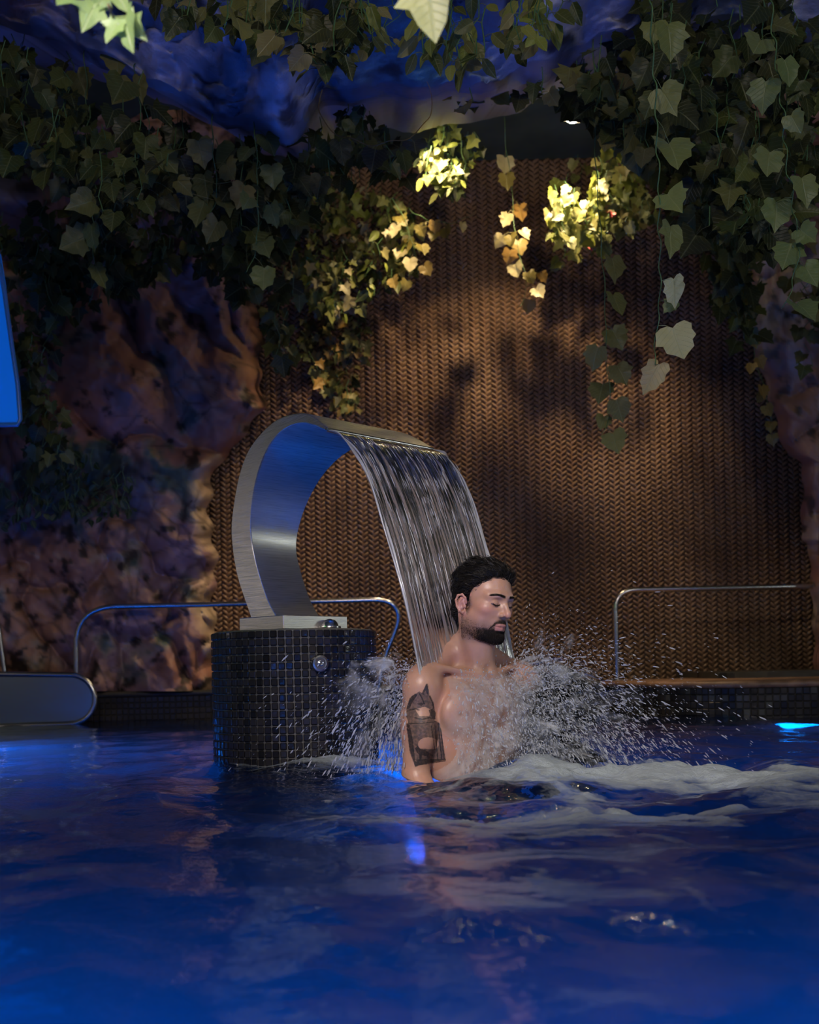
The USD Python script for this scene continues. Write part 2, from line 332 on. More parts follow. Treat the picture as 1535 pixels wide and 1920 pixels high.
tag(obj('wall_right', (pts, q), M['rock'], smooth=True, col=c), 'pale brown painted artificial rock right of the woven wall', None, kind='structure')

# blue painted overhang: lip outline in the frame, lip at 5.2 m, the face leaning towards the viewer above it
lip = PchipInterpolator([-260, -60, 100, 200, 290, 360, 430, 500, 535, 565, 605, 700, 800, 900, 1000, 1070, 1170, 1300, 1500, 1800], [-10, 18, 60, 108, 150, 190, 216, 240, 252, 228, 182, 168, 166, 152, 134, 100, 62, 44, 60, 60])
cols = np.linspace(-260, 1800, 300); R = []
for kind, t in [('u', 1.), ('u', .5), ('u', .2), ('u', .06)] + [('f', x) for x in np.linspace(0, 1, 110) ** 1.3]:
    for x in cols:
        l = float(lip(x)) + 6 * math.sin(x * .05)
        if kind == 'u': p = P(x, l, 5.3); R.append((*(p + np.array([0, 1.5 * t, .5 * t * (1 if t > .1 else .3) + .05 * t])), x, l, 0))
        else: p = P(x, l - 420 * t, 5.2 - 1.3 * t); R.append((*p, x, l - 420 * t, t))
R = np.array(R); b = R[:, :3]
n1 = meshkit.fbm(b * (1.6, 1.6, 2.2), 5, 61); n2 = 1 - np.abs(meshkit.fbm(b * (2.6, 2, 2.2) + 4, 5, 62) * 2 - 1)
d0, d1, _ = boulder(b[:, [0, 2]] + (np.stack([n1, n2], 1) - .5) * .4, .36, 63)
h = .30 * (n1 - .5) + .20 * n2 + .22 * np.sqrt(np.clip(d1 - d0, 0, 1)) + .07 * (meshkit.fbm(b * 9, 4, 64) - .5)
fx = sst(R[:, 5], .0, .03)
pos = b.copy(); pos[:, 1] -= h * (.35 + .65 * fx) - .15; pos[:, 2] -= .25 * h * fx
f1 = meshkit.fbm(b * 2 + 2, 5, 65); f2 = meshkit.fbm(b * (2.2, 2, 6) + 5, 5, 66); f4 = meshkit.fbm(b * 10, 4, 67)
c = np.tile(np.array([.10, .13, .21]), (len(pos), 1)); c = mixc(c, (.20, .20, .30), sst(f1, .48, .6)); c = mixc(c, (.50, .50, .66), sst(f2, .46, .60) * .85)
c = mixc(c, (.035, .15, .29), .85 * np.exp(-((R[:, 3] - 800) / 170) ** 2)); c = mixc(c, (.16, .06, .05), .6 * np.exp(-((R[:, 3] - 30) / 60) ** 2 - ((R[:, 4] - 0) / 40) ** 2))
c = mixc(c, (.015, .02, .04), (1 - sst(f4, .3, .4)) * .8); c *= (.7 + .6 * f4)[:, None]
M['rock_blue'] = tinted('rock_blue', .5, bump=(24., .5, .02))
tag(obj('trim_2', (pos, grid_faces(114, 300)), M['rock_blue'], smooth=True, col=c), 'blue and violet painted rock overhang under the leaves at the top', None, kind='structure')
# ------------------------------------------------------------------ tiled pillar
PC = np.array([-.4386, 4.22]); PR = .306; PTOP = .485
NA, TH = 70, .0285
pil = thing('mosaic_pillar', 'round black mosaic pillar standing in the pool under the steel fountain', 'pillar')
V, F = lathe([(0, FLOOR), (PR, FLOOR), (PR, PTOP - .012), (PR - .004, PTOP - .004), (PR - .012, PTOP), (0, PTOP)], (PC[0], PC[1], 0), (0, 0, 1), 70)
obj('core', (V, F), M['grout_light'], pil)
rngp = np.random.default_rng(5); rest = []; cand = []
for i in range(NA):
    a = 2 * math.pi * i / NA
    for r in range(40):
        z = PTOP - .004 - TH / 2 - r * TH
        cand.append((a, r, z))
def pillar_tile(a, z):
    w = 2 * math.pi * PR / NA
    v, f = bevel_box(w - .0035, .012, TH - .0035, .003)
    v = v.copy(); v[:, 1] += v[:, 0] * rngp.normal(0, .035) + v[:, 2] * rngp.normal(0, .035)
    v[:, 1] += .35 * v[:, 0] ** 2 / PR
    n = np.array([math.cos(a), math.sin(a)]); t = np.array([-n[1], n[0]]); R0 = PR + .001 + rngp.normal(0, .0006)
    return np.stack([PC[0] + n[0] * (R0 - v[:, 1]) + t[0] * v[:, 0], PC[1] + n[1] * (R0 - v[:, 1]) + t[1] * v[:, 0], z + v[:, 2]], 1), f[:, ::-1]
vis = [(abs(((a - math.atan2(-PC[1], -PC[0])) + math.pi) % (2 * math.pi) - math.pi), a, r, z) for a, r, z in cand]
pick = set((a, r) for d, a, r, z in sorted([x for x in vis if x[2] < 17])[:295])
for a, r, z in cand:
    if (a, r) in pick: obj('tile', pillar_tile(a, z), M['tile_black'], pil)
    else: rest.append(pillar_tile(a, z))
tag(obj('tile_cladding', cat(rest), M['tile_black'], pil), None, None, kind='stuff')
# water nozzle on the pillar's side
u = (643 - CX) / FPX; a = math.radians(-68)
nd = np.array([math.cos(a), math.sin(a)])
zz = P(643, 1243, 3.95)[2]
nz = obj('nozzle', lathe([(0, -.01), (.030, -.01), (.031, .014), (.029, .02), (.022, .021), (.020, .018), (.011, .018), (.010, .024), (.006, .026), (.0055, .02), (0, .02)], (PC[0] + nd[0] * (PR + .006), PC[1] + nd[1] * (PR + .006), zz), (nd[0], nd[1], 0), 28), M['steel_tube'], pil, smooth=35)
tag(nz, 'round steel nozzle')

# ------------------------------------------------------------------ steel cobra fountain
FD, FW = np.array([.7236, -.6902]), np.array([.6902, .7236])
def fp(s, b, z): q = PC + s * FD + b * FW; return (q[0], q[1], z)
fo = thing('fountain_spout', 'curved brushed steel fountain arching over the pool from the mosaic pillar', 'fountain')
v, f = bevel_box(.260, .319, .052, .003)
v = np.array([fp(x, y, PTOP + .028 + z) for x, y, z in v]); obj('base_plate', (v, f), M['steel'], fo)
outer = [(-.123, .538), (-.145, .585), (-.166, .626), (-.203, .709), (-.227, .806), (-.231, .875), (-.200, .974), (-.160, 1.051), (-.064, 1.160), (.038, 1.210), (.154, 1.238), (.286, 1.235), (.366, 1.219), (.438, 1.185), (.505, 1.140)]
inner = [(.030, .538), (.008, .566), (-.012, .592), (-.048, .659), (-.086, .753), (-.103, .842), (-.088, .924), (-.050, 1.011), (.020, 1.102), (.097, 1.159), (.180, 1.189), (.276, 1.197), (.347, 1.188), (.426, 1.163), (.498, 1.133)]
def resample(c, n):
    c = np.array(c); L = np.r_[0, np.cumsum(np.hypot(*np.diff(c, axis=0).T))]; L /= L[-1]
    return CubicSpline(L, c)(np.linspace(0, 1, n))
NS = 72; O, I = resample(outer, NS), resample(inner, NS)
fr = np.linspace(0, 1, NS); bw = .109 + (.264 - .109) * np.clip((fr - .25) / .75, 0, 1) ** 1.25
V = []
for o, i, b in zip(O, I, bw):
    e = .004; dd = (o - i) / (np.linalg.norm(o - i) + 1e-9) * min(e, np.linalg.norm(o - i) * .3)
    for (s, z), bb in ((i, -(b - e)), (i + dd, -b), (o - dd, -b), (o, -(b - e)), (o, 0), (o, b - e), (o - dd, b), (i + dd, b), (i, b - e), (i, 0)): V.append(fp(s, bb, z))
V = np.array(V); k = 10; q = grid_faces(NS, k, True); e = (NS - 1) * k
F = np.vstack([q[:, [0, 1, 2]], q[:, [0, 2, 3]], [[0, j + 1, j] for j in range(1, k - 1)], [[e, e + j, e + j + 1] for j in range(1, k - 1)]])
mm = trimesh.Trimesh(V, F, process=False); trimesh.repair.fix_normals(mm)
obj('arch', tm(mm), M['steel'], fo, smooth=40)
lp = [fp(.500, b, 1.139) for b in np.linspace(-.264, .264, 12)]
obj('lip', tube(lp, .0055, 8), M['steel_tube'], fo, smooth=True)
c = fp(.06, .09, PTOP + .054)
kb = obj('cap', lathe([(0, -.03), (.040, -.03), (.042, -.018), (.040, -.012), (.033, -.010), (.028, .002), (.018, .012), (0, .016)], fp(.150, .05, PTOP + .026), (0, 0, 1), 24), M['steel_tube'], fo, smooth=40)
tag(kb, 'domed steel cap')
# ------------------------------------------------------------------ water
MX, MY = .21, 3.587     # where the bather stands
rw = np.random.default_rng(21)
WV = []
for k in range(46):
    lam = .07 * (16.0 ** rw.random()); th = rw.uniform(0, 2 * math.pi)
    WV.append((2 * math.pi / lam * math.cos(th), 2 * math.pi / lam * math.sin(th), rw.uniform(0, 6.28), .0021 * lam ** .8))
def wave(x, y):
    h = 0
    for kx, ky, ph, a in WV: h = h + a * np.sin(kx * x + ky * y + ph + .8 * np.sin(.9 * x - 1.3 * y + ph))
    r = np.hypot(x - MX - .15, y - MY + .15)
    ch = np.exp(-(r / .75) ** 2)
    p = np.stack([x * 9, y * 9, np.zeros_like(x)], -1)
    calm = .55 + .45 * np.clip((x + 1.2) / 1.5, 0, 1)
    h = h * (calm + 1.2 * ch) + ch * .05 * (meshkit.fbm(p, 4, 3) - .5) + .010 * np.sin(r * 17) * np.exp(-((r - .9) / .7) ** 2)
    return h
ys = np.concatenate([np.linspace(.15, 4.6, 430), np.linspace(4.62, 7.95, 170)])
xs = np.concatenate([np.linspace(-3.95, -1.7, 60)[:-1], np.linspace(-1.7, 1.9, 380), np.linspace(1.9, 3.95, 50)[1:]])
XX, YY = np.meshgrid(xs, ys); ZZ = wave(XX, YY)
WVv = np.stack([XX, YY, ZZ], -1).reshape(-1, 3); WF = grid_faces(len(ys), len(xs))
cx = WVv[WF].mean(1)
keep = (np.hypot(cx[:, 0] - PC[0], cx[:, 1] - PC[1]) > PR - .03) & (cx[:, 1] < np.interp(cx[:, 0], front_s[:, 0], front_s[:, 1]) + .05)
M['water'] = mat('water', {'g': ('geometry', {}), 'n': ('noise_texture', dict(scale=26., detail=3.)), 'b': ('bump', dict(strength=.35, distance=.006)),
    'f': ('fresnel', dict(IOR=1.33)), 't': ('transparent_bsdf', dict(color=(.5, .75, .95))), 'rf': ('refraction_bsdf', dict(color=(.55, .78, .96), IOR=1.33, roughness=.0)),
    'gl': ('glossy_bsdf', dict(color=(1, 1, 1), roughness=.03)), 'm1': ('mix_closure', dict(fac=.92)), 'm2': ('mix_closure', {})},
    [('g.position', 'n.vector'), ('n.fac', 'b.height'), ('b.normal', 'f.normal'), ('b.normal', 'gl.normal'), ('b.normal', 'rf.normal'), ('t.BSDF', 'm1.closure1'), ('rf.BSDF', 'm1.closure2'),
     ('f.fac', 'm2.fac'), ('m1.closure', 'm2.closure1'), ('gl.BSDF', 'm2.closure2')], surface='m2.closure')
wu, winv = np.unique(WF[keep], return_inverse=True)
M['deep'] = mat('deep', {'v': ('principled_volume', dict(color=(.25, .62, .92), density=.9, anisotropy=.2))}, (), surface=None, volume='v.volume')
pw = thing('pool_water', 'deep blue rippling pool water lit from below', 'water', kind='stuff')
obj('surface', (WVv[wu], winv.reshape(-1, 4)), M['water'], pw, smooth=True)
vb = Polygon([(x, y - .02) for x, y in front_s] + [(3.95, -.6), (-3.95, -.6)]).intersection(Polygon([(-3.9, -1), (3.9, -1), (3.9, 9), (-3.9, 9)])).difference(Point(*PC).buffer(PR + .004)); vbm = trimesh.creation.extrude_polygon(vb, -FLOOR - .05, engine='earcut'); vbm.apply_translation((0, 0, FLOOR))
obj('depth', tm(vbm), M['deep'], pw)

# ------------------------------------------------------------------ rails and steel panel
rl = thing('handrail', 'bent steel handrail on the far ledge behind the fountain, left of the bather', 'handrail')
obj('rail', tube(fillet([P(141, 1300, 7.62) * (1, 1, 0) + (0, 0, FLOOR), P(141, 1139, 7.62), P(460, 1132, 7.62), P(768, 1122, 7.62), P(706, 1262, 7.7), P(706, 1262, 7.7) * (1, 1, 0) + (0, 0, FLOOR)], .28, 10), .0185, 12), M['steel_tube'], rl, smooth=True)
rr = thing('handrail', 'bent steel handrail on the curved ledge at the right, beside the pale rock', 'handrail')
obj('rail', tube(fillet([P(1158, 1285, 7.75), P(1152, 1107, 7.75), P(1700, 1095, 7.75)], .15, 10), .019, 12), M['steel_tube'], rr, smooth=True)
for r_, p in ((rr, P(1158, 1276, 7.75)),):
    obj('flange', lathe([(0, 0), (.045, 0), (.045, .008), (.022, .014), (.019, .014)], (p[0], p[1], LZ + (.012 if r_ is rr else 0)), (0, 0, 1), 18), M['steel_tube'], r_, smooth=40)
ra = thing('handrail', 'pale upright steel grab rail cut off by the left edge of the frame', 'handrail')
obj('rail', tube(fillet([P(-60, 1120, 7.75), P(-6, 1150, 7.75), P(14, 1300, 7.75)], .2, 8), .017, 10), M['steel_tube'], ra, smooth=True)
sp = thing('steel_panel', 'stainless steel panel in a rounded tube frame rising from the water at the far left', 'panel')
Y0 = 7.48; sc_ = FPX / Y0
cxp, cyp, rp = 132, 1311, 46
loop = [P(-260, cyp - rp - 2, Y0), P(-100, cyp - rp - 2, Y0)] + [P(cxp + rp * math.sin(t), cyp - rp * math.cos(t), Y0) for t in np.linspace(0, math.pi, 18)] + [P(-100, cyp + rp + 8, Y0), P(-260, cyp + rp + 10, Y0)]
obj('frame', tube(np.array(loop), .019, 12), M['steel_tube'], sp, smooth=True)
pl = np.array([P(a, b, Y0 + .01) for a, b in [(-260, cyp - rp)] + [(cxp + rp * math.sin(t), cyp - rp * math.cos(t)) for t in np.linspace(0, math.pi, 18)] + [(-260, cyp + rp)]])
tri = trimesh.creation.extrude_polygon(Polygon(pl[:, [0, 2]]), .012, engine='earcut'); v = np.array(tri.vertices)[:, [0, 2, 1]]; v[:, 1] += Y0 + .004
M['steel_plate'] = pbr('steel_plate', (.40, .46, .42), .28, 1.)
obj('plate', (v, np.array(tri.faces)[:, ::-1]), M['steel_plate'], sp)
# blue plastic slide edge at the left; its LED lighting is put in as emission
M['added_blue_glow'] = mat('added_blue_glow', {'p': ('principled_bsdf', dict(base_color=(.01, .12, .6), roughness=.25, emission_color=(.0, .16, .85), emission_strength=.35))})
M['blue_edge'] = pbr('blue_edge', (.04, .2, .55), .3)
bp = thing('light_panel', 'blue plastic slide edge at the left edge of the frame, glow added', 'panel')
def slab(px_poly, Y, th):
    p = np.array([P(a, b, Y) for a, b in px_poly]); t = trimesh.creation.extrude_polygon(Polygon(p[:, [0, 2]]).buffer(0), th, engine='earcut')
    v = np.array(t.vertices)[:, [0, 2, 1]]; v[:, 1] = v[:, 1] + Y; return v, np.array(t.faces)[:, ::-1]
obj('panel', slab([(-160, 440), (-6, 470), (4, 530), (17, 640), (28, 720), (33, 780), (30, 790), (-160, 796)], 6.0, .06), M['added_blue_glow'], bp)
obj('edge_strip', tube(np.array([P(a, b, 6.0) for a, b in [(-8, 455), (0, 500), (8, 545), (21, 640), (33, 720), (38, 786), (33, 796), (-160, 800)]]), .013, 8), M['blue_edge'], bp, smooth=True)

# ------------------------------------------------------------------ cave spotlights
M['lamp_black'] = pbr('lamp_black', (.015, .015, .015), .4)
M['lamp_glow'] = mat('lamp_glow', {'e': ('emission', dict(color=(1, .78, .45), strength=220.))}, surface='e.emission')
for i, (p, t) in enumerate(LAMPS):
    s = thing('spotlight', ('warm spotlight glowing among the leaves above the woven wall, nearer the middle', 'warm spotlight glowing among the leaves above the woven wall, farther right')[i], 'spotlight')
    ax = np.array(t) - p; ax /= np.linalg.norm(ax); o = np.array(p)
    obj('housing', lathe([(0, -.10), (.03, -.10), (.06, -.06), (.065, .02), (.058, .02), (.055, -.03), (0, -.035)], o, ax, 20), M['lamp_black'], s, smooth=40)
    obj('bulb', lathe([(0, -.03), (.04, -.028), (.046, .0), (.03, .022), (0, .03)], o, ax, 16), M['lamp_glow'], s, smooth=True)
    obj('bracket', tube(np.array([o - ax * .08, o - ax * .08 + (0, 0, .1), (o - ax * .08)[:2].tolist() + [4.28]]), .01, 6), M['lamp_black'], s)
# ------------------------------------------------------------------ ivy
def half(*pts): pts = list(pts); return np.array(pts + [(-x, y) for x, y in pts[-2:0:-1]])
LEAF = {
 'grape': half((0, 0), (.13, .11), (.34, .12), (.50, -.02), (.47, -.17), (.57, -.36), (.42, -.46), (.37, -.66), (.17, -.78), (0, -1.0)),
 'ivy': half((0, .02), (.16, .12), (.46, .16), (.34, -.06), (.62, -.34), (.33, -.42), (.22, -.70), (0, -1.0)),
 'bay': half((0, 0), (.17, -.12), (.26, -.36), (.24, -.6), (.12, -.84), (0, -1.0)),
}
def leaf_mesh(kind, size, attach, tip_dir, normal, rg, petiole=.25, stem_pt=None, fold=None, width=1.0):
    o = LEAF[kind] * (width, 1); n = len(o); c = np.array([0, -.36])
    jit = 1 + rg.normal(0, .05, n); oo = c + (o - c) * jit[:, None]
    p2 = np.vstack([c[None], c + (oo - c) * .55, oo])
    fold = rg.uniform(.1, .5) if fold is None else fold; droop = rg.uniform(-.1, .45); wob = rg.normal(0, .03, len(p2)); wob[:n + 1] *= .5
    z = fold * np.abs(p2[:, 0]) ** 1.2 - droop * (p2[:, 1] ** 2) * .5 + wob + rg.normal(0, .12) * p2[:, 0] * p2[:, 1]
    p3 = np.c_[p2, z] * size
    y = -np.asarray(tip_dir, float); y /= np.linalg.norm(y); nz = np.asarray(normal, float); nz = nz - y * (nz @ y); nz /= np.linalg.norm(nz) + 1e-9; x = np.cross(y, nz)
    V = np.asarray(attach) + p3 @ np.stack([x, y, nz])
    j = np.arange(n); k = (j + 1) % n
    F = np.vstack([np.stack([np.zeros(n, int), 1 + k, 1 + j], 1), np.stack([1 + j, 1 + k, 1 + n + k], 1), np.stack([1 + j, 1 + n + k, 1 + n + j], 1)])
    uv = np.c_[p2[:, 0] + .5, -p2[:, 1]]
    if stem_pt is not None:
        a, b = np.asarray(stem_pt, float), np.asarray(attach, float)
        mid = (a + b) / 2 + np.array([0, 0, .12 * np.linalg.norm(a - b)])
        tv, tf = tube(np.array([a, mid, b, V[0] * .5 + b * .5]), [.0016, .0013, .0012, .0006], 3, caps=False)
        F = np.vstack([F, tf + len(V)]); V = np.vstack([V, tv]); uv = np.vstack([uv, np.tile([[.5, .01]], (len(tv), 1))])
    return V, F, uv
M['leaf'] = mat('leaf', {'c': ('attribute', {'attribute': 'tint'}), 'uv': ('uvmap', {'attribute': 'st'}), 's': ('separate_xyz', {}),
    'x0': ('math', dict(math_type='subtract', value2=.5)), 'x': ('math', dict(math_type='absolute')), 'k': ('math', dict(math_type='multiply_add', value2=-.75)),
    'k2': ('math', dict(math_type='multiply', value2=6.5)), 'fr': ('math', dict(math_type='pingpong', value2=.5)), 'v1': ('map_range', dict(from_min=.0, from_max=.10, to_min=1., to_max=0., clamp=True)),
    'v2': ('map_range', dict(from_min=.004, from_max=.03, to_min=1., to_max=0., clamp=True)), 'v': ('math', dict(math_type='maximum')), 'vv': ('math', dict(math_type='multiply', value2=.5)),
    'vf': ('math', dict(math_type='multiply', value2=.30)), 'mx': ('mix', dict(mix_type='mix', color2=(.36, .40, .20))), 'g': ('geometry', {}), 'n': ('noise_texture', dict(scale=30., detail=3.)), 'nr': ('map_range', dict(from_min=.3, from_max=.7, to_min=.7, to_max=1.2)),
    'b': ('bump', dict(strength=.35, distance=.004, invert=True)),
    'p': ('principled_bsdf', dict(roughness=.42, specular_ior_level=.4)), 't': ('translucent_bsdf', {}), 'm': ('mix_closure', dict(fac=.3))},
    [('uv.UV', 's.vector'), ('s.x', 'x0.value1'), ('x0.value', 'x.value1'), ('x.value', 'k.value1'), ('s.y', 'k.value3'), ('k.value', 'k2.value1'), ('k2.value', 'fr.value1'), ('fr.value', 'v1.value'),
     ('x.value', 'v2.value'), ('v1.result', 'vv.value1'), ('vv.value', 'v.value1'), ('v2.result', 'v.value2'), ('v.value', 'vf.value1'), ('vf.value', 'mx.fac'), ('c.color', 'mx.color1'), ('g.position', 'n.vector'), ('n.fac', 'nr.value'),
     ('v.value', 'b.height'), ('b.normal', 'p.normal'), ('mx.color', 'p.base_color'), ('mx.color', 't.color'), ('p.BSDF', 'm.closure1'), ('t.BSDF', 'm.closure2')], surface='m.closure')
M['stem'] = pbr('stem', (.07, .15, .06), .5)
M['stem_brown'] = pbr('stem_brown', (.12, .09, .04), .6)
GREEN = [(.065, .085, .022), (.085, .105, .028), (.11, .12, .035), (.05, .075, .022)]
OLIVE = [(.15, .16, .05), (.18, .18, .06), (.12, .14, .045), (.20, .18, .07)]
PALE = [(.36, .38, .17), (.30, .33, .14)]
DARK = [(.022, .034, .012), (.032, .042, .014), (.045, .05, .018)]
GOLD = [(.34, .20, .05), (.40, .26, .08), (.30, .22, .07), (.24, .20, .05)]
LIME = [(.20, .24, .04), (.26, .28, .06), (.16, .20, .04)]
CREAM = [(.42, .38, .22), (.34, .30, .16)]
def put_leaf(parent, mesh, color, rg, store=None):
    V, F, uv = mesh; col = np.tile(np.array(color) * rg.uniform(.8, 1.2), (len(V), 1))
    if store is None: obj('leaf', (V, F), M['leaf'], parent, smooth=True, uv=uv, col=col)
    else: store.append((V, F, uv, col))
def face_dir(rg, spread=.55):
    n = np.array([rg.normal(0, spread), -1.0, rg.normal(.25, spread * .7)]); return n / np.linalg.norm(n)
def smooth_line(pts, n):
    pts = np.array(pts, float); L = np.r_[0, np.cumsum(np.linalg.norm(np.diff(pts, axis=0), axis=1))]
    return CubicSpline(L / L[-1], pts)(np.linspace(0, 1, n)) if len(pts) > 2 else pts[0] + (pts[1] - pts[0]) * np.linspace(0, 1, n)[:, None]
def vine(label, stem_px, leaves, Y, seed, palette=OLIVE, kind='grape', category='vine', name='ivy_vine', stem_r=.0028, stem_mat='stem', dy=0.12):
    """a hanging vine; leaves: (column, row, length in frame pixels, tilt in degrees, [colour, width])"""
    rg = np.random.default_rng(seed); t = thing(name, label, category)
    line = smooth_line([P(a, b, Y) for a, b in stem_px], 5 * len(stem_px)); line[:, 1] += .02 * np.sin(np.arange(len(line)) * .9)
    obj('stem', tube(line, np.linspace(stem_r, stem_r * .6, len(line)), 6), M[stem_mat], t, smooth=True)
    for lf in leaves:
        a, b, s, rot = lf[:4]; colr = lf[4] if len(lf) > 4 and lf[4] is not None else palette[rg.integers(len(palette))]; wd = lf[5] if len(lf) > 5 else 1.
        Yl = Y + rg.uniform(-dy, dy) * .5; size = s / FPX * Yl; r = math.radians(rot)
        tip = np.array([math.sin(r), rg.normal(-.15, .25), -math.cos(r)]); tip /= np.linalg.norm(tip)
        c = P(a, b, Yl); att = c - tip * size * .42
        d = np.linalg.norm(line - att, axis=1) + np.maximum(0, att[2] - line[:, 2]) * .2 + np.where(line[:, 2] < att[2] - .01, .03, 0); sp_ = line[np.argmin(d)]
        put_leaf(t, leaf_mesh(kind, size, att, tip, face_dir(rg, .4), rg, stem_pt=sp_, fold=rg.uniform(.1, .35), width=wd), colr, rg)
    return t
vine('long bright green ivy vine hanging at the right, ending in a pale heart leaf', [(1217, -30), (1221, 43), (1224, 110), (1228, 160), (1230, 217), (1232, 283), (1235, 333), (1235, 427), (1237, 473), (1237, 520), (1236, 573), (1232, 610), (1227, 660), (1226, 686)],
     [(1256, 77, 66, 8), (1226, 60, 50, -10), (1252, 188, 60, 25), (1263, 285, 74, 10), (1262, 378, 62, 20), (1257, 450, 76, -5, (.17, .21, .08), .62), (1264, 548, 68, -4, (.33, .37, .24), .55), (1255, 575, 30, -50), (1270, 642, 72, 14, (.46, .46, .22)), (1222, 708, 64, -28, (.5, .42, .18), .7)], 3.55, 101, [(.17, .21, .07), (.2, .23, .08)])
vine('green ivy vine with toothed leaves hanging along the right edge of the frame', [(1448, -30), (1449, 60), (1456, 120), (1462, 170), (1468, 210), (1471, 270), (1477, 320), (1486, 370), (1490, 420), (1497, 450), (1492, 500), (1480, 550), (1468, 575)],
     [(1432, 178, 56, -8), (1477, 133, 50, 20), (1440, 306, 56, -12), (1509, 356, 56, 12), (1455, 402, 58, -6), (1476, 478, 58, -25), (1518, 515, 52, 20), (1508, 580, 60, 30), (1420, 85, 60, -30), (1490, 230, 40, 20), (1512, 440, 44, 35)], 3.9, 102, [(.12, .17, .06), (.15, .19, .07)])
vine('thin ivy vine with sparse leaves hanging in the dark at the upper left', [(155, 60), (158, 100), (161, 140), (162, 250), (164, 330), (173, 400), (178, 450), (177, 490), (188, 510)],
     [(130, 312, 50, -14), (143, 222, 46, -5, (.06, .08, .03)), (155, 378, 48, 10), (137, 455, 54, -60), (174, 446, 52, 3, (.1, .15, .06), .7), (188, 518, 56, 25, None, .5), (165, 290, 24, 30)], 5.15, 103, OLIVE)
vine('short ivy vine with two broad yellow green leaves below the blurred sprig', [(258, 100), (253, 135), (265, 180), (278, 225), (281, 245), (278, 260)], [(219, 112, 54, 2), (232, 175, 56, -40), (263, 166, 52, 5, None, .5), (293, 264, 24, 20, (.2, .1, .03))], 5.1, 104, [(.24, .23, .07), (.2, .2, .06)])
vine('leafy ivy vine hanging in front of the dark gap left of the blue rock tip', [(396, 190), (398, 235), (402, 310), (407, 350), (397, 395), (383, 428)], [(377, 288, 50, 10), (315, 305, 46, 40), (386, 352, 52, 4), (421, 378, 60, 30), (452, 368, 46, -20), (376, 398, 52, -20), (399, 433, 46, -35), (326, 382, 44, 30, None, .6), (345, 350, 36, 50), (430, 320, 44, 25)], 5.15, 105, OLIVE)
vine('ivy vine with small round leaves hanging straight above the steel fountain', [(474, 215), (476, 240), (482, 300), (482, 350), (484, 415), (480, 460), (463, 512)], [(511, 330, 44, 4), (511, 403, 42, 10), (498, 466, 42, 20), (494, 522, 46, -4), (460, 290, 40, -30), (505, 268, 44, 25), (462, 380, 36, -20)], 5.15, 106, [(.15, .19, .07), (.12, .16, .06)])
vine('slender ivy vine hanging lowest over the middle of the woven wall', [(1112, 70), (1114, 200), (1118, 330), (1126, 440), (1130, 500), (1134, 560), (1135, 620), (1138, 690), (1143, 740), (1140, 790), (1126, 816)],
     [(1152, 503, 50, 10), (1156, 570, 48, 16), (1156, 634, 46, 20), (1115, 672, 46, -14), (1165, 702, 44, 24), (1126, 735, 44, -18), (1161, 770, 44, 18), (1129, 792, 30, -20), (1153, 829, 46, 8, (.26, .26, .09))], 5.1, 107, [(.17, .17, .06), (.14, .15, .05)])
vine('golden vine of small leaves hanging against the lit woven wall below the spotlights', [(944, 186), (946, 240), (950, 290), (957, 330), (962, 400), (972, 470), (985, 520), (975, 575)], [(975, 398, 28, 10), (948, 412, 26, -20), (975, 462, 28, 15), (936, 452, 26, -30), (958, 450, 26, 0), (954, 482, 28, -12), (968, 507, 30, 10), (994, 520, 26, 25), (1010, 548, 28, 30), (990, 575, 26, -10), (984, 440, 24, 35), (1018, 520, 22, 30), (950, 340, 30, 5), (946, 310, 34, -5)], 7.7, 108, GOLD + CREAM, dy=.3)
vine('golden vine of small leaves hanging at the lit wall left of both spotlights', [(735, 372), (765, 430), (778, 480), (784, 518)], [(764, 461, 28, -10), (793, 466, 28, 16), (749, 476, 26, -24), (768, 497, 28, -4), (800, 506, 26, 30), (752, 410, 28, 20), (790, 432, 24, 30), (740, 432, 26, -20), (738, 530, 24, 10), (760, 535, 22, -20)], 7.7, 109, GOLD + CREAM, dy=.3)
vine('thin swag of vine drooping across the upper woven wall between two leaf clusters', [(766, 390), (800, 412), (840, 418), (870, 410), (890, 398)], [(815, 426, 24, 0), (836, 436, 26, 10), (812, 442, 22, -20), (868, 426, 18, 10), (790, 425, 22, -20)], 7.8, 110, CREAM + GOLD)
vine('bare dark tendril drooping in an arc below the blue rock overhang', [(604, 168), (610, 232), (640, 255), (680, 268), (730, 268), (790, 240), (800, 156)], [(700, 300, 50, -10, (.05, .055, .04)), (640, 285, 44, 10, (.04, .05, .03)), (778, 275, 46, 5, (.06, .07, .05))], 5.0, 111, DARK, stem_mat='stem_brown')
vine('yellow tipped vine of small leaves climbing down the edge of the right rock', [(1392, 470), (1402, 560), (1412, 650), (1432, 730), (1448, 790)], [(1400, 520, 24, 10), (1412, 560, 24, 20), (1398, 600, 24, -20), (1415, 640, 26, 10), (1425, 680, 24, 25), (1408, 690, 22, -20), (1430, 735, 26, 10), (1440, 770, 24, 20), (1445, 800, 22, -10), (1425, 745, 20, -25), (1448, 825, 22, 10)], 7.3, 112, [(.22, .17, .04), (.16, .14, .04), (.3, .2, .05)])
vine('bright blurred ivy sprig hanging into the frame at the top left, nearest the viewer', [(190, -60), (200, -10), (213, 36)], [(238, 58, 70, 5), (212, 58, 50, -30), (168, 28, 56, -20), (225, 0, 50, 30), (186, 5, 44, -35), (252, 50, 50, 40), (120, -4, 44, -30)], 1.75, 113, [(.24, .36, .13), (.2, .33, .11)], kind='ivy', name='ivy_sprig', category='sprig', stem_mat='stem_brown', dy=.03)
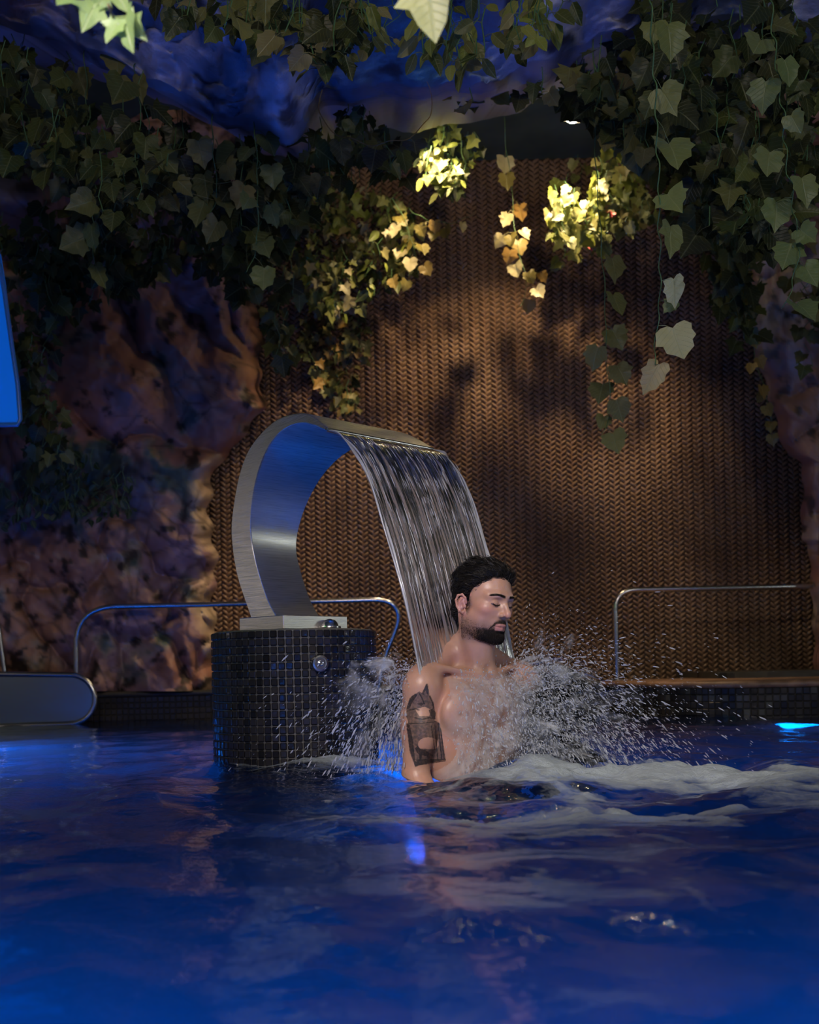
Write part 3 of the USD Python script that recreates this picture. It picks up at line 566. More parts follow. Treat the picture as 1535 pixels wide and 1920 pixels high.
vine('single large pale leaf hanging into the frame at the top centre, nearest the viewer', [(800, -90), (803, -50), (806, -34)], [(806, 12, 118, 6, (.42, .46, .20), 1.0)], 1.75, 114, PALE, kind='ivy', name='ivy_sprig', category='leaf', dy=.02)
# dense clusters: real strands of leaves, one cluster one thing
def cluster(label, poly, Yr, n, size, palette, seed, kind='grape', spread=.6, name='ivy_cluster', strand=(3, 7), kinds=None):
    rg = np.random.default_rng(seed); t = thing(name, label, 'ivy'); pg = Polygon(poly); x0, y0, x1, y1 = pg.bounds; stems = []; made = 0; st = []
    while made < n:
        a, b = rg.uniform(x0, x1), rg.uniform(y0, y1)
        if not pg.contains(Point(a, b)): continue
        Y = rg.uniform(*Yr); sz = size * rg.uniform(.75, 1.25); step = sz * FPX / Y * .62; k = int(rg.integers(*strand)); pts = [P(a + rg.normal(0, 4), b - step, Y)]
        for i in range(k):
            aa = a + rg.normal(0, 6); bb = b + i * step
            if not pg.contains(Point(aa, bb)): break
            p = P(aa, bb, Y); pts.append(p); side = 1 if (i % 2) else -1; rot = side * rg.uniform(5, 50) + rg.normal(0, 12)
            tip = np.array([math.sin(math.radians(rot)), rg.normal(-.2, .4), -math.cos(math.radians(rot))]); tip /= np.linalg.norm(tip)
            att = p + np.array([side * .35 * sz, rg.normal(0, .3) * sz, rg.normal(0, .1) * sz]); kd = kind if kinds is None else kinds[rg.integers(len(kinds))]
            m = leaf_mesh(kd, sz * rg.uniform(.8, 1.15), att, tip, face_dir(rg, spread), rg, stem_pt=p); put_leaf(t, m, palette[rg.integers(len(palette))], rg, st if made >= 296 else None); made += 1
            if made >= n: break
        if len(pts) > 1: stems.append(tube(np.array(pts), .0022, 4, caps=False))
    tag(obj('stems', cat(stems), M['stem'], t), None, None, kind='stuff')
    if st:
        V = [s[:2] for s in st]; obj_ = obj('foliage', cat(V), M['leaf'], t, smooth=True, uv=np.vstack([s[2] for s in st]), col=np.vstack([s[3] for s in st])); tag(obj_, kind='stuff')
    return t
G2 = ['grape', 'ivy', 'grape']
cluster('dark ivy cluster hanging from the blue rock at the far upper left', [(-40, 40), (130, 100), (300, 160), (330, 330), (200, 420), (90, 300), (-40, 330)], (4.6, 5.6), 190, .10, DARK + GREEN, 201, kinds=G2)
cluster('leafy cluster with pointed leaves growing over the blue rock at the top left of centre', [(285, -30), (700, -30), (690, 40), (650, 110), (590, 130), (550, 70), (430, 60), (330, 50)], (3.7, 4.6), 130, .085, OLIVE + GREEN + DARK, 202, kinds=['bay', 'grape', 'bay', 'ivy'])
cluster('pointed leaf cluster hanging over the blue rock at the top centre', [(640, -30), (1060, -30), (1050, 60), (930, 110), (860, 130), (700, 100), (650, 40)], (3.7, 4.4), 95, .085, OLIVE + GREEN + LIME, 203, kind='bay')
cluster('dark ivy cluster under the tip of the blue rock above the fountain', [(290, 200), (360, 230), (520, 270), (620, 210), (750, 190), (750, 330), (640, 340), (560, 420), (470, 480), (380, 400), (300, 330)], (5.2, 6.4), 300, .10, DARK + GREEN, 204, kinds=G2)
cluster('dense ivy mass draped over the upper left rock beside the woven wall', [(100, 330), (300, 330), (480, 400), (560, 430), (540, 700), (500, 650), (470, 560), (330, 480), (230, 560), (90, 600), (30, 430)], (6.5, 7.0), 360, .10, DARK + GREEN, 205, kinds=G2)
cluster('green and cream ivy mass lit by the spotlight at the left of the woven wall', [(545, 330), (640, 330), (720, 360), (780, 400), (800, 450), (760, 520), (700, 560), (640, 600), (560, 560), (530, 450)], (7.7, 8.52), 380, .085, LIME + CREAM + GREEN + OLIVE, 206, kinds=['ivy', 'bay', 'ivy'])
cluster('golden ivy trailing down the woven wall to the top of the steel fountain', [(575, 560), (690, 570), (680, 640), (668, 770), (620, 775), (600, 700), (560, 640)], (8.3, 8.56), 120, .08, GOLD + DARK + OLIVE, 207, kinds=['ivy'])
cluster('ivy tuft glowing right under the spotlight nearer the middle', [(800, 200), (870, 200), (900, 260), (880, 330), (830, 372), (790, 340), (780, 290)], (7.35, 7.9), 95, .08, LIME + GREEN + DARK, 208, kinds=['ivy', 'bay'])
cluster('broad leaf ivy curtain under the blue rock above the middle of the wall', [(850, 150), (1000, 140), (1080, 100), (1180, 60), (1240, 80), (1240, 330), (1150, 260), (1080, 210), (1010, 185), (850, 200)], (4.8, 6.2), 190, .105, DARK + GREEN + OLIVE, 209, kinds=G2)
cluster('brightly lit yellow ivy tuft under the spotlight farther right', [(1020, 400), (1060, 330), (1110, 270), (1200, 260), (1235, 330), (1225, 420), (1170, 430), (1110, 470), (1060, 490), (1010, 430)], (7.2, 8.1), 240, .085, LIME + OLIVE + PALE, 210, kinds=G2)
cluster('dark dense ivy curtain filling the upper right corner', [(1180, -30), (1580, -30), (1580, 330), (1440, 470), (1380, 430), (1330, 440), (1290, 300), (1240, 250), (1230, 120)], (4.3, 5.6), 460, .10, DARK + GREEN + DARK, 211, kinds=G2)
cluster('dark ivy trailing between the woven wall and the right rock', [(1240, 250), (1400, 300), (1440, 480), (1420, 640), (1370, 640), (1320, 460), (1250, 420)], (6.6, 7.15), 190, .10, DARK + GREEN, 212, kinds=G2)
cluster('ivy trailing down the left rock beside the blue plastic panel', [(-40, 400), (60, 420), (110, 560), (100, 700), (130, 840), (60, 900), (40, 760), (-40, 640)], (6.7, 7.3), 150, .085, DARK + GREEN, 213, kinds=['ivy', 'grape'])
cluster('low dark green plant tuft growing on the middle of the left rock', [(60, 830), (150, 830), (250, 880), (260, 950), (180, 980), (80, 960), (-20, 1000), (-20, 900)], (7.2, 7.5), 130, .07, [(.02, .05, .03), (.03, .06, .04)], 214, kinds=['bay'])
cluster('olive ivy spilling over the right rock at the right edge of the frame', [(1480, 440), (1580, 420), (1580, 700), (1520, 690), (1490, 580)], (6.6, 7.2), 60, .10, GREEN + OLIVE, 215, kinds=G2)
M['petal'] = pbr('petal', (.65, .12, .12), .5)
for k, (a, b, Y, lab) in enumerate([(1146, 398, 7.3, 'small pink blossom in the lit ivy under the farther right spotlight, upper'), (1112, 455, 7.4, 'small pink blossom in the lit ivy under the farther right spotlight, lower')]):
    t = thing('blossom', lab, 'flower'); rg = np.random.default_rng(300 + k)
    for j in range(7):
        d = np.array([rg.normal(0, .5), -.6 + rg.normal(0, .3), -1 + rg.normal(0, .5)]); d /= np.linalg.norm(d)
        V, F, uv = leaf_mesh('bay', .045, P(a, b, Y) + rg.normal(0, .018, 3), d, face_dir(rg), rg); obj('petal', (V, F), M['petal'], t, smooth=True)
    obj('stalk', tube(np.array([P(a, b, Y), P(a + 3, b - 25, Y + .05)]), .003, 5), M['stem'], t)
# ------------------------------------------------------------------ bather
from scipy.spatial.transform import Rotation as Rot
BYAW = math.radians(32)
BR = Rot.from_euler('z', BYAW).as_matrix(); BO = np.array([MX, MY, FLOOR])          # body frame: faces -y, z up from the pool floor
HR = Rot.from_euler('zxy', [math.radians(43), math.radians(3.5), math.radians(10)]).as_matrix(); HO = np.array([.238, 3.557, .526])
HL = BR.T @ HR; HOL = BR.T @ (HO - BO)                                                # head frame inside the body frame
def smin(a, b, k): h = np.clip(.5 + .5 * (b - a) / k, 0, 1); return b + (a - b) * h - k * h * (1 - h)
def smax(a, b, k): return -smin(-a, -b, k)
def ell(p, c, r, R=None):
    q = p - np.array(c, np.float32)
    if R is not None: q = q @ np.array(R, np.float32)
    k0 = np.linalg.norm(q / np.array(r, np.float32), axis=-1); k1 = np.linalg.norm(q / np.array(r, np.float32) ** 2, axis=-1)
    return k0 * (k0 - 1) / np.maximum(k1, 1e-6)
def sph(p, c, r): return np.linalg.norm(p - np.array(c, np.float32), axis=-1) - r
def cap(p, a, b, ra, rb=None):
    rb = ra if rb is None else rb; a, b = np.array(a, np.float32), np.array(b, np.float32); ab = b - a
    t = np.clip(((p - a) @ ab) / (ab @ ab), 0, 1); return np.linalg.norm(p - a - t[..., None] * ab, axis=-1) - (ra + (rb - ra) * t)
def chain(p, pts, k=.004):
    d = None
    for (a, ra), (b, rb) in zip(pts, pts[1:]):
        e = cap(p, a, b, ra, rb); d = e if d is None else smin(d, e, k)
    return d

def skull(p):
    """head without ears, in its own frame: x to his left, y back, z up, origin between the ears"""
    d = ell(p, (0, .012, .058), (.0745, .098, .085))
    d = smin(d, ell(p, (0, -.030, .030), (.066, .068, .085)), .02)                      # forehead
    d = smin(d, ell(p, (0, -.042, -.030), (.053, .050, .066)), .03)                     # mid face
    for s in (-1, 1):
        d = smin(d, ell(p, (s * .044, -.056, -.002), (.023, .026, .020)), .022)         # cheekbone
        d = smin(d, chain(p, [((s * .0575, .008, -.030), .017), ((s * .054, -.002, -.062), .016), ((s * .036, -.045, -.083), .017), ((s * .013, -.073, -.090), .017)], .01), .022)  # jaw
        d = smin(d, ell(p, (s * .046, -.028, -.042), (.020, .030, .030)), .02)
    d = smin(d, ell(p, (0, -.080, -.088), (.020, .016, .015)), .018)                    # chin
    d = smin(d, ell(p, (0, -.075, -.055), (.030, .024, .026)), .016)                    # muzzle
    d = smin(d, chain(p, [((-.050, -.070, .040), .010), ((-.026, -.0885, .043), .010), ((0, -.0900, .040), .011), ((.026, -.0885, .043), .010), ((.050, -.070, .040), .010)]), .016)  # brow
    for s in (-1, 1):
        d = smax(d, -ell(p, (s * .031, -.104, .020), (.019, .020, .013)), .014)         # eye socket
        d = smin(d, ell(p, (s * .0315, -.0765, .0185), (.0165, .0145, .0125)), .004)    # closed lid over the eyeball
    nose = chain(p, [((0, -.088, .034), .0068), ((0, -.103, .012), .0078), ((0, -.1155, -.008), .0092), ((0, -.1165, -.0125), .0102)], .004)
    nose = smin(nose, chain(p, [((0, -.088, .015), .011), ((0, -.097, -.010), .0125)], .004), .008)
    for s in (-1, 1): nose = smin(nose, ell(p, (s * .0135, -.1005, -.0165), (.0075, .0105, .0075)), .006)
    d = smin(d, nose, .008)
    for s in (-1, 1): d = smax(d, -ell(p, (s * .0068, -.106, -.0245), (.0036, .006, .0045)), .003)
    d = smax(d, -cap(p, (0, -.1045, -.030), (0, -.1045, -.036), .0030), .005)           # philtrum
    up = chain(p, [((-.0235, -.0855, -.0530), .0030), ((-.010, -.0975, -.0475), .0052), ((0, -.0995, -.0485), .0050), ((.010, -.0975, -.0475), .0052), ((.0235, -.0855, -.0530), .0030)], .003)
    lo = chain(p, [((-.0205, -.0865, -.0565), .0036), ((0, -.0955, -.0602), .0064), ((.0205, -.0865, -.0565), .0036)], .003)
    d = smin(d, up, .004); d = smin(d, lo, .004)
    d = smax(d, -chain(p, [((-.024, -.0905, -.0540), .0012), ((0, -.1055, -.0540), .0016), ((.024, -.0905, -.0540), .0012)]), .002)
    d = smax(d, -chain(p, [((-.013, -.0985, -.0735), .0035), ((.013, -.0985, -.0735), .0035)]), .008)
    return d
def ears(p):
    d = None
    for s in (-1, 1):
        q = p * np.array([s, 1, 1], np.float32); q = q - np.array([.0735, .014, .000], np.float32)
        hel = chain(q, [((.000, -.013, .006), .0032), ((.007, -.012, .022), .0034), ((.012, -.001, .031), .0036), ((.017, .012, .026), .0036), ((.018, .017, .010), .0036), ((.014, .013, -.008), .0034), ((.008, .004, -.021), .0042), ((.003, -.006, -.026), .0050), ((.000, -.010, -.020), .0042)], .003)
        plate = ell(q, (.004, .003, .004), (.0055, .0135, .024), Rot.from_euler('z', -20, degrees=True).as_matrix())
        anti = chain(q, [((.010, -.001, .018), .0026), ((.013, .007, .006), .0028), ((.009, .003, -.012), .003)], .002)
        tr = ell(q, (.002, -.012, -.006), (.004, .004, .006))
        e = smin(smin(smin(hel, plate, .004), anti, .003), tr, .003)
        e = smax(e, -ell(q, (.012, -.003, -.004), (.008, .0065, .010)), .003)
        d = e if d is None else np.minimum(d, e)
    return d
def to_head(p): return ((p - HOL.astype(np.float32)) @ HL.astype(np.float32))
HB = (HL @ np.array([0, .03, -.04])) + HOL                                             # back of the skull's base
HJ = (HL @ np.array([0, -.02, -.085])) + HOL
def head_sdf(p):
    q = to_head(p); return smin(skull(q), ears(q), .004)
def torso_sdf(p):
    d = ell(p, (0, .005, 1.25), (.168, .112, .215))
    d = smin(d, ell(p, (0, .02, 1.36), (.165, .095, .10)), .05)
    for s in (-1, 1):
        d = smin(d, ell(p, (s * .080, -.064, 1.33), (.092, .036, .070), Rot.from_euler('y', s * 14, degrees=True).as_matrix()), .035)   # chest
        d = smin(d, ell(p, (s * .135, .03, 1.24), (.045, .075, .14)), .04)                # back muscle
        d = smin(d, cap(p, (s * .035, .045, 1.53), (s * .165, .022, 1.452), .040, .034), .035)  # trapezius
        d = smin(d, cap(p, (s * .02, -.062, 1.440), (s * .155, -.020, 1.466), .009, .010), .028)  # collar bone
        d = smin(d, ell(p, (s * .197, .004, 1.405), (.060, .062, .076)), .028)            # shoulder
        d = smin(d, cap(p, (s * .205, .004, 1.40), (s * .226, .012, 1.13), .053, .042), .022)
        d = smin(d, ell(p, (s * .214, -.012, 1.27), (.043, .048, .085)), .018)            # upper arm
        d = smin(d, ell(p, (s * .220, .034, 1.29), (.040, .036, .095)), .018)
        d = smin(d, chain(p, [((s * .226, .012, 1.13), .043), ((s * .225, -.07, 1.03), .042), ((s * .20, -.20, .92), .028)], .02), .012)
    d = smin(d, ell(p, (0, .0, 1.05), (.140, .098, .19)), .05); d = smin(d, ell(p, (0, .01, .93), (.158, .108, .11)), .05)
    for y in (1.13, 1.06, .99):
        for s in (-1, 1): d = smin(d, ell(p, (s * .036, -.084, y), (.032, .020, .033)), .014)
    n = cap(p, (0, .030, 1.43), tuple(HB * .5 + HJ * .5 + (HB - HJ) * .10), .064, .056); d = smin(d, n, .03)
    for s in (-1, 1):
        a = HL @ np.array([s * .062, .02, -.035]) + HOL; d = smin(d, cap(p, tuple(a), (s * .018, -.052, 1.445), .013, .012), .032)
    e = HL @ np.array([0, -.052, -.078]) + HOL; d = smin(d, cap(p, tuple(e), (0, -.035, 1.475), .026, .030), .03)
    return smax(d, -ell(p, (0, -.085, 1.458), (.012, .014, .012)), .012)
def legs_sdf(p):
    d = None
    for s in (-1, 1):
        e = chain(p, [((s * .085, .01, .92), .090), ((s * .10, -.01, .72), .080), ((s * .105, -.015, .50), .056), ((s * .105, .015, .36), .056), ((s * .105, .03, .09), .038), ((s * .105, .02, .05), .036)], .03)
        e = smin(e, chain(p, [((s * .105, .04, .035), .034), ((s * .115, -.06, .034), .034), ((s * .125, -.15, .022), .022)], .02), .02)
        d = e if d is None else np.minimum(d, e)
    return smin(d, ell(p, (0, .01, .93), (.158, .108, .11)), .04)
def hand_sdf(p):
    d = None
    for s in (-1, 1):
        w = np.array([s * .20, -.20, .92]); f = np.array([0, -.78, -.62]); l = np.array([-s, 0, 0.]); n = np.cross(f, l)
        e = chain(p, [(tuple(w), .027), (tuple(w + f * .035), .028)], .01)
        for k in range(4): e = smin(e, cap(p, tuple(w + f * .02 + l * (.012 - .012 * k)), tuple(w + f * .09 + l * (.030 - .020 * k)), .016, .012), .012)
        for k, L_ in enumerate((.070, .080, .075, .058)):
            b = w + f * .088 + l * (.030 - .020 * k); dn = np.array([0, -.3, -.25]) * 1.0
            m = b + f * L_ * .5; t = m + (f + np.array([0, .35, -.35])) * L_ * .5
            e = smin(e, chain(p, [(tuple(b), .0095), (tuple(m), .0088), (tuple(t), .0078)], .003), .004)
        tb = w + f * .025 + l * .022; e = smin(e, chain(p, [(tuple(tb), .014), (tuple(tb + f * .035 + l * .028), .0115), (tuple(tb + f * .068 + l * .034), .009)], .004), .008)
        d = e if d is None else np.minimum(d, e)
    return d
def surface_net(f, gx, gy, gz):
    """smooth surface of the signed field f on a rectilinear grid"""
    nx, ny, nz = len(gx), len(gy), len(gz); D = np.empty((nx, ny, nz), np.float32)
    for k in range(0, nz, 24):
        X, Y, Z = np.meshgrid(gx, gy, gz[k:k + 24], indexing='ij'); D[:, :, k:k + 24] = f(np.stack([X, Y, Z], -1).astype(np.float32))
    S = D < 0; cnt = np.zeros((nx - 1, ny - 1, nz - 1), np.int8)
    for a in (0, 1):
        for b in (0, 1):
            for c in (0, 1): cnt += S[a:nx - 1 + a, b:ny - 1 + b, c:nz - 1 + c]
    act = (cnt > 0) & (cnt < 8); idx = np.full(act.shape, -1, np.int64); ijk = np.argwhere(act); idx[act] = np.arange(len(ijk))
    acc = np.zeros((len(ijk), 3)); w = np.zeros(len(ijk)); G = [gx, gy, gz]
    cor = [(a, b, c) for a in (0, 1) for b in (0, 1) for c in (0, 1)]
    for p in cor:
        for ax in range(3):
            if p[ax]: continue
            q = list(p); q[ax] = 1
            i0 = ijk + p; i1 = ijk + q; d0 = D[tuple(i0.T)]; d1 = D[tuple(i1.T)]; m = (d0 < 0) != (d1 < 0)
            t = np.where(m, d0 / np.where(m, d0 - d1, 1), 0)
            c0 = np.stack([G[k][i0[:, k]] for k in range(3)], 1); c1 = np.stack([G[k][i1[:, k]] for k in range(3)], 1)
            acc += np.where(m[:, None], c0 + t[:, None] * (c1 - c0), 0); w += m
    V = acc / w[:, None]; F = []
    for ax in range(3):
        sl0 = [slice(None)] * 3; sl1 = [slice(None)] * 3; sl0[ax] = slice(0, -1); sl1[ax] = slice(1, None)
        A, B = S[tuple(sl0)], S[tuple(sl1)]; e = np.argwhere(A != B); u, v = [(1, 2), (2, 0), (0, 1)][ax]
        e = e[(e[:, u] > 0) & (e[:, v] > 0) & (e[:, u] < act.shape[u]) & (e[:, v] < act.shape[v])]
        def at(du, dv):
            k = e.copy(); k[:, u] -= du; k[:, v] -= dv; return idx[tuple(k.T)]
        quad = np.stack([at(1, 1), at(0, 1), at(0, 0), at(1, 0)], 1); fl = ~A[tuple(e.T)]; quad[fl] = quad[fl][:, ::-1]; F.append(quad)
    F = np.vstack(F); return V, F[(F >= 0).all(1)]
def pieces(lo, hi, steps):
    out = [lo]; 
    while out[-1] < hi:
        x = out[-1]; st = next(s for a, s in steps if x < a); out.append(x + st)
    return np.array(out)
def body_field(p):
    z = p[0, 0, :, 2]; d = np.full(p.shape[:3], 1., np.float32)
    if z.max() > .78: d = torso_sdf(p)
    if z.min() < 1.0: d = np.minimum(d, legs_sdf(p)) if z.max() < .7 else smin(d, legs_sdf(p), .02)
    if z.max() > .68 and z.min() < .98: d = smin(d, hand_sdf(p), .008)
    if z.max() > 1.46:
        m = (np.abs(p[..., 0] - HOL[0]) < .135) & (np.abs(p[..., 1] - HOL[1]) < .165) & (p[..., 2] > 1.47)
        h = np.full(d.shape, .1, np.float32); h[m] = head_sdf(p[m]); d = np.where(m, smin(d, h, .012), d)
    return d
xh, yh = float(HOL[0]), float(HOL[1])
bx = pieces(-.33, .33, [(xh - .115, .006), (xh + .115, .0023), (9, .006)]); by = pieces(-.34, .18, [(yh - .13, .0065), (yh + .125, .0024), (9, .006)]); bz = pieces(-.02, 1.83, [(.98, .011), (1.46, .006), (9, .0023)])
BV, BF = surface_net(body_field, bx, by, bz)
bm = trimesh.Trimesh(BV, np.vstack([BF[:, [0, 1, 2]], BF[:, [0, 2, 3]]]), process=False)
lab = trimesh.graph.connected_component_labels(bm.face_adjacency, node_count=len(bm.faces)); big = np.argmax(np.bincount(lab)); bm.update_faces(lab == big); bm.remove_unreferenced_vertices()
trimesh.smoothing.filter_taubin(bm, lamb=.5, nu=.52, iterations=4)
BV = np.array(bm.vertices); q = to_head(BV).astype(float); isf = BV[:, 2] > 1.47
rgm = np.random.default_rng(9); nz1 = meshkit.fbm(BV * 60, 3, 71); nz2 = meshkit.fbm(BV * 14, 3, 72); nz3 = meshkit.fbm(BV * 400, 2, 73)
c = np.tile(np.array([.50, .285, .20]), (len(BV), 1)); c = mixc(c, (.56, .29, .21), sst(nz2, .45, .7) * .6); c *= (.93 + .14 * nz1)[:, None]
def g3(ctr, r): return np.exp(-(((q - np.array(ctr)) / np.array(r)) ** 2).sum(1))
c = mixc(c, (.60, .25, .20), isf * np.clip(.5 * (g3((-.05, -.07, -.005), (.025, .03, .02)) + g3((.05, -.07, -.005), (.025, .03, .02))) + .6 * g3((0, -.12, -.012), (.015, .015, .012)), 0, 1))
er = (np.abs(q[:, 0]) > .071) & (np.abs(q[:, 2]) < .04) & (np.abs(q[:, 1] - .014) < .03); c = mixc(c, (.60, .27, .22), (isf & er) * .7)
lipm = sst(-np.abs(q[:, 2] + .0545 + .10 * q[:, 0] ** 2 * 10), -.0125, -.0085) * sst(-np.abs(q[:, 0]), -.026, -.020) * (q[:, 1] < -.083)
# beard: dense on chin, moustache and jaw edge, stubble up the cheek
jz = np.interp(np.abs(q[:, 0]), [0, .02, .035, .05, .07], [-.062, -.064, -.058, -.045, -.030])
chinb = sst(-q[:, 2], .060, .072) * (q[:, 1] < -.01)
line_ = np.interp(q[:, 1], [-.11, -.085, -.06, -.03, 0, .02], [-.046, -.052, -.058, -.050, -.035, .0])
dense = sst(line_ - q[:, 2] + .012 * (nz1 - .5), -.004, .014) * (q[:, 1] < .012) * (q[:, 1] > -.12)
stub = sst(line_ + .030 - q[:, 2], .0, .035) * (q[:, 1] < .014) * sst(np.abs(q[:, 0]), .022, .034)
side = np.exp(-((q[:, 1] + .002) / .011) ** 2) * sst(q[:, 2], -.05, -.02) * (q[:, 2] < .07) * (np.abs(q[:, 0]) > .05) * ~er
must = np.exp(-((q[:, 2] - np.interp(np.abs(q[:, 0]), [0, .012, .026, .034], [-.036, -.037, -.046, -.062])) / .0075) ** 2) * (np.abs(q[:, 0]) < .034) * (q[:, 1] < -.075)
under = sst(-q[:, 2], .085, .10) * (q[:, 1] > -.085) * (q[:, 1] < -.02) * sst(-q[:, 2], .07, .1)
hairm = np.clip(np.maximum.reduce([.95 * dense * (1 - .5 * sst(q[:, 1], -.075, -.03)), .36 * stub, .6 * side, .92 * must]), 0, 1) * isf * (BV[:, 2] > 1.50) * (1 - lipm)
neckfade = sst(q[:, 2], -.125, -.095); hairm *= neckfade * (.80 + .4 * nz3).clip(0, 1.0)
c = mixc(c, (.018, .013, .012), hairm); c = mixc(c, (.50, .20, .18), isf * lipm * .85)
bu = (np.abs(q[:, 0]) - .011) / .046; bz_ = .0415 + .0055 * np.minimum(bu / .68, 1) - .0050 * np.maximum(0, bu - .62) / .38
brow = sst(-np.abs(q[:, 2] - bz_), -.0068 * (1 - .5 * bu.clip(0, 1)), -.0030 * (1 - .5 * bu.clip(0, 1))) * sst(bu, -.06, .06) * sst(-bu, -1.05, -.85) * (q[:, 1] < -.05) * isf
c = mixc(c, (.016, .012, .011), brow * .93)
ez = np.abs(np.abs(q[:, 0]) - .0315) / .0165; el = .0122 + .0040 * ez ** 2; c = mixc(c, (.05, .03, .03), isf * sst(-np.abs(q[:, 2] - el), -.0030, -.0012) * (ez < 1) * (q[:, 1] < -.06) * .9)
nip = np.exp(-(((np.abs(BV[:, 0]) - .098) / .014) ** 2 + ((BV[:, 2] - 1.29) / .012) ** 2)) * (BV[:, 1] < -.05); c = mixc(c, (.30, .13, .10), nip * .8)
M['skin'] = mat('skin', {'c': ('attribute', {'attribute': 'tint'}), 'g': ('geometry', {}), 'n': ('noise_texture', dict(scale=260., detail=3.)), 'b': ('bump', dict(strength=.12, distance=.002)),
    'p': ('principled_bsdf', dict(roughness=.38, specular_ior_level=.5, subsurface_weight=.12, subsurface_radius=(1., .35, .2), subsurface_scale=.006))},
    [('c.color', 'p.base_color'), ('g.position', 'n.vector'), ('n.fac', 'b.height'), ('b.normal', 'p.normal')])
man = thing('person', 'bare chested bearded man standing in the pool with closed eyes under the falling water', 'person')
BW = BV @ BR.T + BO
obj('body', (BW, np.array(bm.faces)), M['skin'], man, smooth=True, col=c)
bodyw = trimesh.Trimesh(BW, np.array(bm.faces), process=False)
hw = lambda v: np.asarray(v) @ HR.T + HO
# swim trunks under the water
def trunks(p): return np.maximum(np.minimum(legs_sdf(p), torso_sdf(p)) - .006, np.maximum(p[..., 2] - .97, .62 - p[..., 2]))
tv, tf = surface_net(trunks, np.arange(-.24, .24, .012), np.arange(-.18, .18, .012), np.arange(.58, 1.0, .012))
M['trunks'] = pbr('trunks', (.012, .014, .02), .7)
obj('swim_trunks', (tv @ BR.T + BO, tf), M['trunks'], man, smooth=True)
# hair: a swept back wet cap and strands
M['hair'] = pbr('hair', (.007, .006, .006), .34, specular_ior_level=.4)
M['beard_hair'] = pbr('beard_hair', (.012, .009, .008), .65, specular_ior_level=.2)
def hairline(q):   # height above which hair grows, by how far back
    y, x = q[..., 1], np.abs(q[..., 0])
    z = np.interp(y, [-.115, -.095, -.085, -.07, -.05, -.03, -.012, .0, .022, .034, .05, .10], [.112, .104, .100, .094, .082, .064, .046, .010, .034, -.012, -.052, -.066])
    return z - .010 * np.exp(-(x / .03) ** 2) * 0
def hair_field(p):
    n = meshkit.noise(p * np.array([95., 42., 60.]) + 3, 81).astype(np.float32) - .5; n2 = meshkit.noise(p * np.array([210., 70., 120.]) + 7, 82).astype(np.float32) - .5
    top = np.clip((p[..., 2] - .03) / .09, 0, 1); fr = np.clip((-p[..., 1] - .0) / .08, 0, 1)
    th = .004 + .009 * top + .006 * top * fr + .011 * n * (.4 + top) + .004 * n2
    hl = (hairline(p) + .020 * (meshkit.noise(p * np.array([48., 30., 10.]) + 11, 83) - .5) + .010 * (meshkit.noise(p * np.array([130., 60., 20.]) + 5, 84) - .5)).astype(np.float32); th = th * np.clip((p[..., 2] - hl + .004) / .030, .06, 1)
    d = ell(p, (0, .012, .058), (.0745, .098, .085)); d = smin(d, ell(p, (0, -.030, .030), (.066, .068, .085)), .02)
    d = smin(d, ell(p, (0, .055, -.01), (.058, .045, .06)), .03)
    return smax(d - th, (hl - p[..., 2]) + .007 * n, .006)
hv, hf = surface_net(hair_field, np.arange(-.105, .105, .0027), np.arange(-.135, .135, .0027), np.arange(-.08, .175, .0027))
hm = trimesh.Trimesh(hv, np.vstack([hf[:, [0, 1, 2]], hf[:, [0, 2, 3]]]), process=False)
hair = obj('hair', (hw(hv), np.array(hm.faces)), pbr('hair_base', (.006, .005, .005), .7, specular_ior_level=.15), man, smooth=True); tag(hair, 'wet black swept back hair')
def curves(name, parent, lines, widths, mat_):
    path = numbered(ppath(parent) + '/' + name); b = UsdGeom.BasisCurves.Define(stage, path); pts = np.vstack(lines)
    b.CreateTypeAttr('linear'); b.CreatePointsAttr(Vt.Vec3fArray.FromNumpy(pts.astype(np.float32))); b.CreateCurveVertexCountsAttr([len(l) for l in lines])
    b.CreateWidthsAttr(Vt.FloatArray.FromNumpy(np.concatenate(widths).astype(np.float32))); b.SetWidthsInterpolation('vertex'); UsdShade.MaterialBindingAPI.Apply(b.GetPrim()).Bind(mat_); return b.GetPrim()
hn = hm.vertex_normals; cand_ = np.where((hv[:, 2] > -.05) & (hv[:, 2] > hairline(hv) + .003))[0]; LN, WD = [], []
for i in rgm.choice(cand_, 3600):
    p0 = hv[i]; n0 = hn[i]; back_ = np.array([0, 1., .0]); t0 = back_ - n0 * (back_ @ n0)
    if p0[1] > .04: t0 = t0 + np.array([0, 0, -1.]) * min(1, (p0[1] - .04) / .05)
    if p0[2] < .07: t0 = t0 + np.array([0, 0, -.35])
    t0 = t0 + rgm.normal(0, .28, 3); t0 -= n0 * (t0 @ n0); t0 /= np.linalg.norm(t0) + 1e-6; Ln = rgm.uniform(.018, .045) * (1.2 if p0[2] > .08 else .6); lift = rgm.uniform(.0, .0036); u = np.linspace(0, 1, 6)[:, None]
    ln = p0 + t0 * Ln * u + n0 * (.0012 + lift * np.sin(u * 3.1)) - n0 * (u ** 2) * Ln * Ln * 4.5 + np.cross(n0, t0) * np.sin(u * 5 + rgm.uniform(0, 6)) * .002
    LN.append(hw(ln)); WD.append(np.array([.0010, .0013, .0013, .0011, .0007, .0002]) * rgm.uniform(.6, 1.2))
edge_ = np.where((np.abs(hv[:, 2] - hairline(hv)) < .012) & (hv[:, 1] < .0) & (hv[:, 2] > .03))[0]
